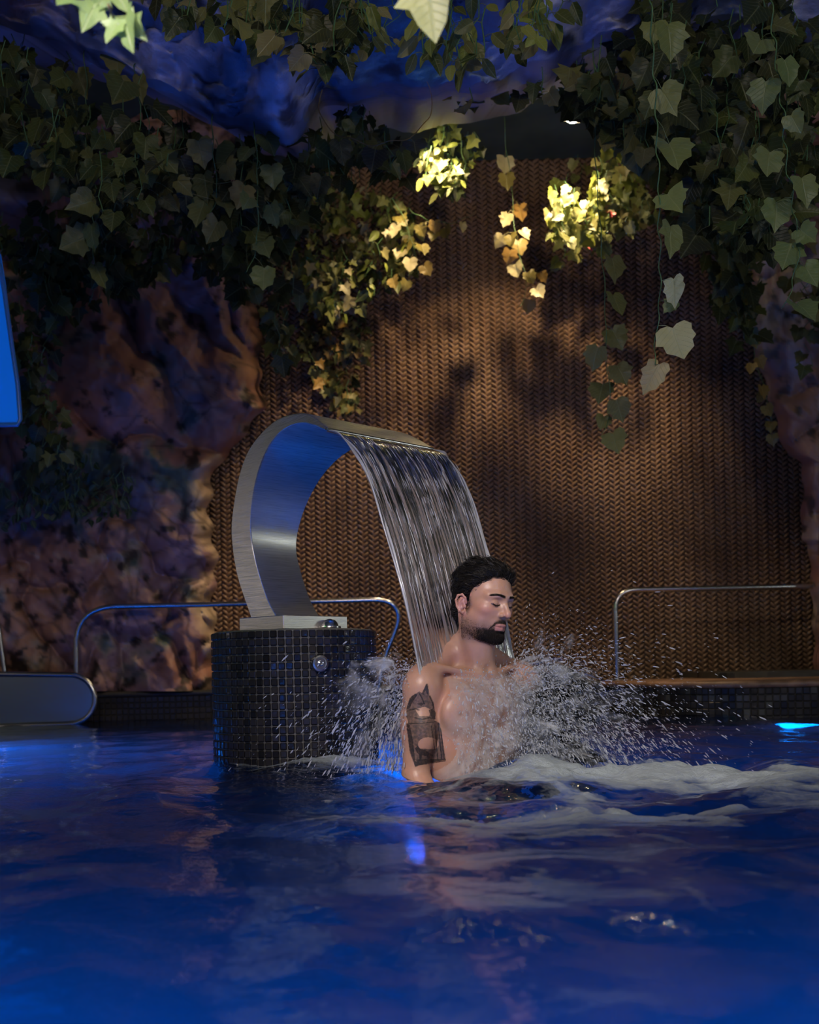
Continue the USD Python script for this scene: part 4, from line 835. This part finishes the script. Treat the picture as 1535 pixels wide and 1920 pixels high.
for i in rgm.choice(edge_, 420):
    p0, n0 = hv[i], hn[i]; fwd = rgm.random() < .22
    t0 = np.array([rgm.normal(.15, .4), -.3, -.9]) if fwd else np.array([rgm.normal(.1, .45), .75, .55]); t0 = t0 - n0 * (t0 @ n0); t0 /= np.linalg.norm(t0) + 1e-6; Ln = rgm.uniform(.006, .016) if fwd else rgm.uniform(.018, .036); u = np.linspace(0, 1, 6)[:, None]
    ln = p0 + t0 * Ln * u + n0 * (.0012 + (.001 if fwd else .006) * np.sin(u * 3.0)) + np.cross(n0, t0) * np.sin(u * 4 + rgm.uniform(0, 6)) * .0022
    LN.append(hw(ln)); WD.append(np.array([.0011, .0016, .0015, .0011, .0007, .0002]) * rgm.uniform(.7, 1.3))
tag(curves('strands', hair, LN, WD, M['hair']), kind='stuff')
# eyebrows, lashes, beard hairs grown on the face
qh = (BW - HO) @ HR; fidx = np.where((BV[:, 2] > 1.49) & (qh[:, 1] < .03))[0]; bn = np.array(bodyw.vertex_normals) @ HR
from scipy.spatial import cKDTree
kt = cKDTree(qh[fidx])
def on_face(pt): j = fidx[kt.query(pt)[1]]; return qh[j], bn[j]
LN, WD = [], []
for s in (-1, 1):
    for _ in range(520):
        u = rgm.random(); x = s * (.011 + .045 * u); zc = .0415 + .0055 * min(u / .68, 1) - .0050 * max(0, u - .62) / .38; wd = .0056 * (1 - .55 * u)
        p0, n0 = on_face((x, -.118 + .035 * u * u, zc + rgm.uniform(-wd, wd))); t0 = np.array([s * (.75 + .2 * u), .25 * u, .45 * (1 - 1.4 * u)]); t0 -= n0 * (t0 @ n0); t0 /= np.linalg.norm(t0); L_ = rgm.uniform(.005, .008); uu = np.linspace(0, 1, 4)[:, None]
        LN.append(hw(p0 + t0 * L_ * uu + n0 * (.0002 + .0006 * uu))); WD.append(np.array([.0007, .0007, .0005, .0002]))
curves('eyebrow', man, LN[:520], WD[:520], M['beard_hair']); curves('eyebrow', man, LN[520:], WD[520:], M['beard_hair'])
for s in (-1, 1):
    LN, WD = [], []
    for u in np.linspace(-1, 1, 34):
        p0, n0 = on_face((s * .0315 + u * .0145, -.09, .0125 + .0035 * u * u)); d0 = n0 * .5 + np.array([s * .25 * u, -.2, -.75]); uu = np.linspace(0, 1, 4)[:, None]
        LN.append(hw(p0 + d0 * .0065 * uu + np.array([0, 0, .0012]) * uu ** 2)); WD.append(np.array([.0012, .0009, .0007, .0002]))
    ln2 = [hw(on_face((s * .0315 + u * .0170, -.09, .0122 + .0040 * u * u))[0] + np.array([0, -.0006, 0])) for u in np.linspace(-1, 1, 14)]
    LN.append(np.array(ln2)); WD.append(np.full(14, .0019)); curves('eyelash', man, LN, WD, M['beard_hair'])
LN, WD = [], []; bi = np.where(hairm > .3)[0]
for i in rgm.choice(bi, 7500, p=hairm[bi] ** 2 / (hairm[bi] ** 2).sum()):
    p0, n0 = qh[i], bn[i]; t0 = np.array([p0[0] * 3, .1, -1.]) + rgm.normal(0, .3, 3); t0 -= n0 * (t0 @ n0); t0 /= np.linalg.norm(t0) + 1e-6; L_ = rgm.uniform(.0035, .007) * (1.25 if p0[2] < -.07 else .8) * hairm[i]; uu = np.linspace(0, 1, 3)[:, None]
    LN.append(hw(p0 + t0 * L_ * uu + n0 * L_ * (.15 + .35 * uu))); WD.append(np.array([.0006, .0005, .0002]))
tag(curves('beard', man, LN, WD, M['beard_hair']), 'short dark trimmed beard')
# ------------------------------------------------------------------ tattoo on his right upper arm (flat ink, draped on the skin)
def ink(name, polys, col, parent, step=.8, lift=.0009, holes=()):
    sh = None
    for p_ in polys:
        g = (LineString([(700 + x / 3.8375, 1020 + y / 3.8375) for x, y in p_[1]]).buffer(p_[0] / 3.8375) if isinstance(p_[0], (int, float)) else Polygon([(700 + x / 3.8375, 1020 + y / 3.8375) for x, y in p_]).buffer(0))
        sh = g if sh is None else sh.union(g)
    sh = sh.buffer(1.6).buffer(-2.6).buffer(1.0) if lift < .0008 else sh.buffer(.5).buffer(-.5)
    for h_ in holes: sh = sh.difference(Polygon([(700 + x / 3.8375, 1020 + y / 3.8375) for x, y in h_]).buffer(0))
    x0, y0, x1, y1 = sh.bounds; gx_ = np.arange(x0 - 1, x1 + 1, step); gy_ = np.arange(y0 - 1, y1 + 1, step)
    from shapely import contains_xy
    XX_, YY_ = np.meshgrid(gx_, gy_); D_ = np.array([P(a, b, 1.) for a, b in zip(XX_.ravel(), YY_.ravel())]) - (0, 0, EYE); D_ /= np.linalg.norm(D_, axis=1, keepdims=True)
    loc, ir, it = arm_m.ray.intersects_location(np.tile([[0, 0, EYE]], (len(D_), 1)), D_, multiple_hits=False)
    V = np.full((len(D_), 3), np.nan); V[ir] = loc + arm_m.face_normals[it] * lift
    q_ = grid_faces(len(gy_), len(gx_)); cx_ = XX_.ravel()[q_].mean(1); cy_ = YY_.ravel()[q_].mean(1)
    k_ = contains_xy(sh, cx_, cy_) & ~np.isnan(V[q_]).any((1, 2)); sp_ = np.ptp(np.nan_to_num(V[q_])[:, :, 1], axis=1) < .02; q_ = q_[k_ & sp_]
    u_, inv = np.unique(q_, return_inverse=True); return obj(name, (V[u_], inv.reshape(q_.shape)), col, parent, smooth=True)
arm_m = trimesh.Trimesh(BW, np.array(bm.faces), process=False); fz = BV[np.array(bm.faces)].mean(1); arm_m.update_faces((fz[:, 0] < -.13) & (fz[:, 2] > 1.08) & (fz[:, 2] < 1.47))
M['ink'] = mat('ink', {'p': ('principled_bsdf', dict(base_color=(.035, .032, .034), roughness=.42)), 't': ('transparent_bsdf', {}), 'g': ('geometry', {}), 'n': ('noise_texture', dict(scale=170., detail=3.)), 'r': ('map_range', dict(from_min=.35, from_max=.65, to_min=.2, to_max=.7)), 'm': ('mix_closure', {})}, [('g.position', 'n.vector'), ('n.fac', 'r.value'), ('r.result', 'm.fac'), ('p.BSDF', 'm.closure1'), ('t.BSDF', 'm.closure2')], surface='m.closure')
M['ink_grey'] = mat('ink_grey', {'p': ('principled_bsdf', dict(base_color=(.07, .065, .065), roughness=.42)), 't': ('transparent_bsdf', {}), 'g': ('geometry', {}), 'n': ('noise_texture', dict(scale=120., detail=3.)), 'r': ('map_range', dict(from_min=.35, from_max=.65, to_min=.30, to_max=.62)), 'm': ('mix_closure', {})},
    [('g.position', 'n.vector'), ('n.fac', 'r.value'), ('r.result', 'm.fac'), ('p.BSDF', 'm.closure1'), ('t.BSDF', 'm.closure2')], surface='m.closure')
grey = [[(238, 1180), (270, 1100), (330, 1060), (352, 1075), (375, 1010), (392, 1005), (402, 1090), (432, 1150), (448, 1230), (440, 1262), (380, 1280), (300, 1268), (255, 1290), (236, 1240)],
        [(240, 1290), (300, 1275), (440, 1270), (478, 1290), (520, 1550), (330, 1590), (300, 1600), (262, 1480)]]
dark = [[(238, 1190), (262, 1105), (300, 1075), (318, 1085), (285, 1130), (262, 1180)], [(345, 1075), (385, 1000), (396, 1062), (388, 1085), (375, 1050), (360, 1085)], [(310, 1150), (345, 1140), (362, 1150), (345, 1165)], [(395, 1195), (425, 1185), (448, 1215), (440, 1248), (412, 1242)],
        (5, [(300, 1250), (350, 1262), (400, 1250), (440, 1256)]), (5, [(330, 1075), (350, 1110), (365, 1150)]), (6, [(405, 1095), (425, 1140), (432, 1180)]), (5, [(262, 1195), (300, 1185), (330, 1195)]),
        [(235, 1290), (262, 1300), (285, 1420), (300, 1560), (335, 1590), (300, 1605), (262, 1500)], (4, [(440, 1300), (462, 1540)]), (5, [(465, 1290), (492, 1545)]), (3, [(415, 1310), (440, 1480)]), (5, [(484, 1330), (508, 1545)]),
        [(300, 1470), (318, 1452), (332, 1475), (370, 1482), (400, 1500), (432, 1525), (405, 1522), (400, 1550), (388, 1550), (380, 1525), (350, 1520), (342, 1552), (330, 1552), (328, 1515), (312, 1500)],
        [(300, 1548), (518, 1545), (520, 1562), (330, 1592)], (3, [(255, 1290), (350, 1290), (450, 1278)])]
tt = ink('tattoo', dark, M['ink'], man); tag(tt, 'black and grey wolf and forest tattoo')
ink('shading', grey, M['ink_grey'], tt, lift=.0005, holes=[[(395 + 75 * math.cos(t), 1440 + 50 * math.sin(t)) for t in np.linspace(0, 6.28, 24)[:-1] if math.sin(t) < .75], [(300, 1190), (370, 1170), (415, 1195), (400, 1240), (330, 1240)],])

# ------------------------------------------------------------------ falling sheet of water
def wmat(name, col, op, rough, noise_scale, lo, hi, to=(0., 1.), ior=1.33):
    return mat(name, {'g': ('geometry', {}), 'uv': ('uvmap', {'attribute': 'st'}), 'mp': ('mapping', dict(scale=noise_scale)), 'n': ('noise_texture', dict(scale=1., detail=4., roughness=.6)),
        'r': ('map_range', dict(from_min=lo, from_max=hi, to_min=to[0], to_max=to[1], clamp=True)), 'b': ('bump', dict(strength=.3, distance=.005)), 'd': ('principled_bsdf', dict(base_color=col, roughness=rough, specular_ior_level=.6)),
        'tl': ('translucent_bsdf', dict(color=col)), 'dm': ('mix_closure', dict(fac=.35)), 't': ('transparent_bsdf', {}), 'gl': ('glossy_bsdf', dict(roughness=.12)), 'f': ('fresnel', dict(IOR=ior)), 'c': ('attribute', {'attribute': 'tint'}), 'cs': ('separate_xyz', {}), 'fd': ('math', dict(math_type='multiply')), 'ff': ('math', dict(math_type='multiply')), 'm1': ('mix_closure', {}), 'm2': ('mix_closure', {})},
        [('f.fac', 'ff.value1'), ('cs.x', 'ff.value2'), ('c.vector', 'cs.vector'), ('r.result', 'fd.value1'), ('cs.x', 'fd.value2'), ('uv.UV', 'mp.vector'), ('mp.vector', 'n.vector'), ('n.fac', 'r.value'), ('n.fac', 'b.height'), ('b.normal', 'd.normal'), ('b.normal', 'gl.normal'), ('b.normal', 'f.normal'), ('d.BSDF', 'dm.closure1'), ('tl.BSDF', 'dm.closure2'),
         ('fd.value', 'm1.fac'), ('t.BSDF', 'm1.closure1'), ('dm.closure', 'm1.closure2'), ('ff.value', 'm2.fac'), ('m1.closure', 'm2.closure1'), ('gl.BSDF', 'm2.closure2')], surface='m2.closure')
M['sheet'] = wmat('sheet', (.40, .355, .33), 0, .3, (150., 4., 1.), .24, .76, (.33, .56))
M['rope'] = mat('rope', {'d': ('principled_bsdf', dict(base_color=(.62, .64, .68), roughness=.12, specular_ior_level=.8)), 't': ('transparent_bsdf', {}), 'm': ('mix_closure', dict(fac=.45))}, [('d.BSDF', 'm.closure1'), ('t.BSDF', 'm.closure2')], surface='m.closure')
cu = thing('water_curtain', 'wide sheet of water falling from the steel fountain onto the bather', 'water')
VS = .94
def fall(t, b): s = .50 + VS * t; return np.array(fp(s, b * (.264 - .022 * t / .4), 1.132 - 4.905 * t * t))
tt_ = np.linspace(0, .50, 150) ** .9 * .5 ** .1; bb_ = np.linspace(-1, 1, 170); rs = np.random.default_rng(4)
G = np.array([[fall(t, b) for b in bb_] for t in tt_]); arc = np.cumsum(np.r_[0, np.linalg.norm(np.diff(G[:, 85], axis=0), axis=1)])
PN = np.stack(np.broadcast_arrays(bb_[None, :] * 34 + 1.5 * meshkit.fbm(np.stack(np.broadcast_arrays(bb_[None] * 5, arc[:, None] * 4, 0), -1), 2, 5), arc[:, None] * 2.2, 0), -1)
ripp = (meshkit.fbm(PN, 3, 8) - .5) * .011 * np.clip(arc / .15, 0, 1)[:, None]
nrm_ = np.array([FD[0], FD[1], .35]); nrm_ /= np.linalg.norm(nrm_); G = G + ripp[..., None] * nrm_
uvs = np.stack(np.broadcast_arrays(bb_[None, :] * .26, arc[:, None]), -1).reshape(-1, 2)
zc_ = np.interp(bb_, [-1, -.6, -.2, .15, .5, 1], [.285, .33, .35, .34, .30, .02]); okv = (G[..., 2] > zc_[None, :] - .02).ravel()
q_ = grid_faces(150, 170); q_ = q_[okv[q_].all(1)]
V2 = np.vstack([G.reshape(-1, 3), (G - nrm_ * .004).reshape(-1, 3)]); F2 = np.vstack([q_, q_[:, ::-1] + 150 * 170])
used, inv = np.unique(F2, return_inverse=True)
obj('sheet', (V2[used], inv.reshape(F2.shape)), M['sheet'], cu, smooth=True, uv=np.vstack([uvs, uvs])[used], col=np.ones((len(used), 3)))
for b0, zend in ((-1, .27), (.985, .05)):
    ts = np.linspace(.01, math.sqrt((1.132 - zend) / 4.905), 46)
    for j in range(3):
        L_ = np.array([fall(t, b0 + .02 * j * -np.sign(b0) * (1 + .6 * math.sin(t * 21 + j * 2))) for t in ts]); L_ += nrm_ * .004 * np.sin(ts * 40 + j)[:, None]
        obj('edge_stream', tube(L_, .0042 * (.55 + .45 * np.sin(ts * 33 + j * 2.1) ** 2) * (.7 + ts), 6), M['rope'], cu, smooth=True)
SR = []
for _ in range(280):
    b = rs.uniform(-1, 1); t0 = rs.uniform(.05, .42) ; t1 = min(t0 + rs.uniform(.01, .035), .45); ts = np.linspace(t0, t1, 5); L_ = np.array([fall(t, b + rs.normal(0, .002)) for t in ts]) + nrm_ * rs.uniform(.004, .014)
    if L_[-1][2] > np.interp(b, bb_, zc_): SR.append(tube(L_, np.array([.2, .8, 1, .8, .2]) * rs.uniform(.0008, .0019), 4))
tag(obj('streaks', cat(SR), M['rope'], cu, smooth=True), kind='stuff')

# ------------------------------------------------------------------ white water: veil on the chest, splash, foam
M['veil'] = wmat('veil', (.74, .73, .73), 0, .5, (34., 15., 1.), .30, .58, (.1, .93), 1.06)
M['fin'] = wmat('fin', (.70, .75, .82), 0, .3, (26., 10., 1.), .46, .66, (.0, .8), 1.1)
bmw = trimesh.Trimesh(BW, np.array(bm.faces), process=False); vn = np.array(bmw.vertex_normals); loc_ = BV; fr_ = np.array(bm.faces)
vloc = loc_[fr_].mean(1); nl = (vn @ BR)[fr_].mean(1)
msk = (vloc[:, 2] > 1.12) & (vloc[:, 2] < 1.475) & (np.abs(vloc[:, 0]) < .215) & (nl[:, 1] < .15) & (vloc[:, 0] > -.155 - .03 * np.sin(vloc[:, 2] * 30) + .25 * np.clip(1.42 - vloc[:, 2], -.1, .12) * 0)
nl2 = vn @ BR
msk &= ~((np.abs(vloc[:, 0]) < .06) & (vloc[:, 2] > 1.45))
fv = fr_[msk]; uq, inv = np.unique(fv, return_inverse=True)
ed = np.minimum.reduce([sst(-BV[uq, 2], -1.468 + .03 * meshkit.fbm(BV[uq] * 16, 2, 96).mean(), -1.395), sst(BV[uq, 0], -.185, -.10), sst(nl2[uq, 1], .15, -.35)]) * (.45 + .75 * meshkit.fbm(BV[uq] * 9, 2, 95)).clip(0, 1)
off = .004 + .034 * (.25 + .75 * ed) * (meshkit.fbm(BV[uq] * (14, 14, 9), 3, 91)) ** 2 * 2
obj_veil = obj('water_veil', (BW[uq] + vn[uq] * off[:, None], inv.reshape(-1, 3)), M['veil'], smooth=True, uv=np.c_[BV[uq, 0] + .3 * BV[uq, 1], BV[uq, 2]], col=np.repeat(ed[:, None], 3, 1))
tag(obj_veil, 'white veil of water running down the bather\'s chest', 'water', kind='stuff')
M['drop'] = mat('drop', {'d': ('principled_bsdf', dict(base_color=(.72, .76, .82), roughness=.1, specular_ior_level=.9)), 'tl': ('translucent_bsdf', dict(color=(.7, .75, .85))), 'dm': ('mix_closure', dict(fac=.4)), 't': ('transparent_bsdf', {}), 'm': ('mix_closure', dict(fac=.45))},
    [('d.BSDF', 'dm.closure1'), ('tl.BSDF', 'dm.closure2'), ('dm.closure', 'm.closure1'), ('t.BSDF', 'm.closure2')], surface='m.closure')
ico = trimesh.creation.icosahedron(); IV, IF = np.array(ico.vertices), np.array(ico.faces)
def droplets(n, seed, src, vel, tmax, rr, grow=1.):
    r = np.random.default_rng(seed); Vd, Fd, k = [], [], 0
    for _ in range(n):
        p0 = src(r); v0 = vel(r, p0); t = tmax * r.random() ** grow; p = p0 + v0 * t + np.array([0, 0, -4.9 * t * t]); v = v0 + np.array([0, 0, -9.81 * t])
        if p[2] < -.01 or np.linalg.norm(p - p0) > .9: continue
        a = v / (np.linalg.norm(v) + 1e-6); rad = rr[0] * (rr[1] / rr[0]) ** (r.random() ** 2.2); st = 1 + min(4.5, np.linalg.norm(v) * r.uniform(.6, 2.6))
        w = IV * rad * r.uniform(.9, 1.1, (12, 1)); w = w + np.outer(w @ a, a) * (st - 1); Vd.append(p + w); Fd.append(IF + k); k += 12
    return np.vstack(Vd), np.vstack(Fd)
bl_ = lambda x, y, z: np.array([x, y, z]) @ BR.T + BO
def srcR(r): return bl_(r.uniform(.05, .24), r.uniform(-.13, .03), r.uniform(1.14, 1.46))
def velR(r, p): a = math.radians(r.normal(8, 24)); s = abs(r.normal(0, 1.05)); return np.array([math.cos(a) * s, -math.sin(a) * s * .8, r.normal(.55, .65)])
def srcL(r): return bl_(-r.uniform(.12, .27), r.uniform(-.02, .09), r.uniform(1.30, 1.47))
def velL(r, p): a = math.radians(r.normal(165, 30)); s = abs(r.normal(0, .75)); return np.array([math.cos(a) * s, math.sin(a) * s * .5, r.normal(.35, .5)])
def srcC(r): return bl_(r.uniform(-.15, .22), r.uniform(-.16, -.10), r.uniform(1.12, 1.46))
def velC(r, p): return np.array([r.normal(.15, .35), r.normal(-.35, .25), r.normal(.0, .4)])
tag(obj('splash_droplets', droplets(24000, 1, srcR, velR, .30, (.0005, .0029), .85), M['drop'], smooth=True), 'burst of splashing water thrown off the bather toward the right', 'water', kind='stuff')
tag(obj('splash_droplets', droplets(7000, 2, srcL, velL, .32, (.0006, .0034), .9), M['drop'], smooth=True), 'splashing water between the bather\'s tattooed arm and the mosaic pillar', 'water', kind='stuff')
tag(obj('splash_droplets', droplets(2600, 3, srcC, velC, .12, (.0008, .0032)), M['drop'], smooth=True), 'fine spray of drops in front of the bather\'s chest', 'water', kind='stuff')
# thin torn fins of water thrown out of the burst
def fins(n, seed, c0, az, el, sp, tm):
    r = np.random.default_rng(seed); out, uvw, fd = [], [], []; k = 18
    for _ in range(n):
        p0 = c0(r); a0, e0, s0, T = r.normal(*az), r.normal(*el), r.uniform(*sp), r.uniform(*tm); da, de = r.uniform(.25, .7) * r.choice([-1, 1]), r.uniform(-.4, .4)
        u, t = np.meshgrid(np.linspace(0, 1, k), np.linspace(.08, 1, k), indexing='ij'); A, E = a0 + da * u, e0 + de * u; s = s0 * (1 + .25 * np.sin(u * 7 + r.uniform(0, 6)))
        X = np.stack([p0[0] + s * np.cos(A) * np.cos(E) * t * T, p0[1] - s * np.sin(A) * np.cos(E) * t * T, p0[2] + s * np.sin(E) * t * T - 4.9 * (t * T) ** 2], -1).reshape(-1, 3)
        X += (meshkit.fbm(X * 14, 3, 7)[:, None] - .5) * r.normal(0, .05, 3); out.append((X, grid_faces(k, k))); uvw.append(np.c_[u.ravel() * s0 * T * .5 + r.uniform(0, 50), t.ravel() * s0 * T]); fd.append((np.sin(np.pi * u) ** .5 * (1 - t ** 3) * np.clip(t * 4 - .3, 0, 1)).ravel() * sst(meshkit.fbm(X * 20, 3, 17), .40, .58))
    V, F = cat(out); F = F[V[F][:, :, 2].min(1) > -.005]; fd = np.concatenate(fd); used, inv = np.unique(F, return_inverse=True)
    return (V[used], inv.reshape(-1, 3)), np.vstack(uvw)[used], np.repeat(fd[used][:, None], 3, 1)
m_, u_, c_ = fins(46, 11, srcR, (.1, .45), (.55, .4), (.7, 2.0), (.12, .30))
tag(obj('splash_fins', m_, M['fin'], smooth=True, uv=u_, col=c_), 'torn fins of white water bursting from the bather\'s left side toward the right', 'water', kind='stuff')
m_, u_, c_ = fins(10, 12, srcL, (2.9, .5), (.4, .35), (.5, 1.5), (.12, .28))
tag(obj('splash_fins', m_, M['fin'], smooth=True, uv=u_, col=c_), 'torn fins of white water beside the bather\'s tattooed arm', 'water', kind='stuff')
# foam lying on the water
fx_ = np.arange(-1.0, 3.3, .010); fy_ = np.arange(1.25, 4.4, .010); FX, FY = np.meshgrid(fx_, fy_)
wp = np.stack([FX * 3, FY * 3, 0 * FX], -1); w1 = meshkit.fbm(wp, 3, 101) - .5; w2 = meshkit.fbm(wp + 7, 3, 102) - .5
q3 = np.stack([FX * 4.2 + 2.2 * w1, FY * 5.5 + 2.2 * w2, 0 * FX], -1)
ridge = 1 - np.abs(meshkit.fbm(q3, 4, 103) * 2 - 1) * 2.2; fine_ = meshkit.fbm(q3 * 5, 3, 104)
def blob(x, y, rx, ry): return np.exp(-((FX - x) / rx) ** 2 - ((FY - y) / ry) ** 2)
dens = 1.05 * blob(.55, 3.32, .42, .26) + .75 * blob(1.15, 3.05, .75, .34) + .55 * blob(2.0, 2.9, .9, .35) + .55 * blob(.3, 2.35, .6, .17) + .5 * blob(.95, 2.45, .6, .15) + .75 * blob(-.30, 3.93, .34, .13) + .55 * blob(-.15, 3.6, .28, .2) + .40 * blob(.3, 2.75, .6, .22) + .22 * blob(.4, 1.8, .8, .45)
fo_ = dens + .62 * (ridge - .45) + .45 * (fine_ - .5); keepv = (fo_ > .42)
FZ = wave(FX, FY) + .003 + .010 * np.clip(fo_ - .42, 0, .6) + .05 * np.clip(fo_ - .7, 0, 1) * meshkit.fbm(q3 * 3, 3, 105)
FVv = np.stack([FX, FY, FZ], -1).reshape(-1, 3); q_ = grid_faces(len(fy_), len(fx_)); cc = FVv[q_].mean(1)
q_ = q_[keepv.ravel()[q_].all(1) & (np.hypot(cc[:, 0] - PC[0], cc[:, 1] - PC[1]) > PR + .01)]
used, inv = np.unique(q_, return_inverse=True); al = np.clip((fo_.ravel()[used] - .40) / .75, 0, 1)
M['foam'] = mat('foam', {'c': ('attribute', {'attribute': 'tint'}), 'g': ('geometry', {}), 'n': ('noise_texture', dict(scale=60., detail=6., roughness=.75)), 'a': ('math', dict(math_type='add')), 'r': ('map_range', dict(from_min=.60, from_max=1.5, to_min=.0, to_max=.92, clamp=True)),
    'b': ('bump', dict(strength=1., distance=.015)), 'd': ('principled_bsdf', dict(base_color=(.60, .70, .76), roughness=.4)), 't': ('transparent_bsdf', {}), 'm': ('mix_closure', {})},
    [('c.color', 'a.value1'), ('g.position', 'n.vector'), ('n.fac', 'a.value2'), ('a.value', 'r.value'), ('r.result', 'm.fac'), ('n.fac', 'b.height'), ('b.normal', 'd.normal'), ('t.BSDF', 'm.closure1'), ('d.BSDF', 'm.closure2')], surface='m.closure')
tag(obj('pool_foam', (FVv[used], inv.reshape(q_.shape)), M['foam'], smooth=True, col=np.repeat(al[:, None], 3, 1)), 'white foam spreading over the pool in front and right of the bather', 'foam', kind='stuff')
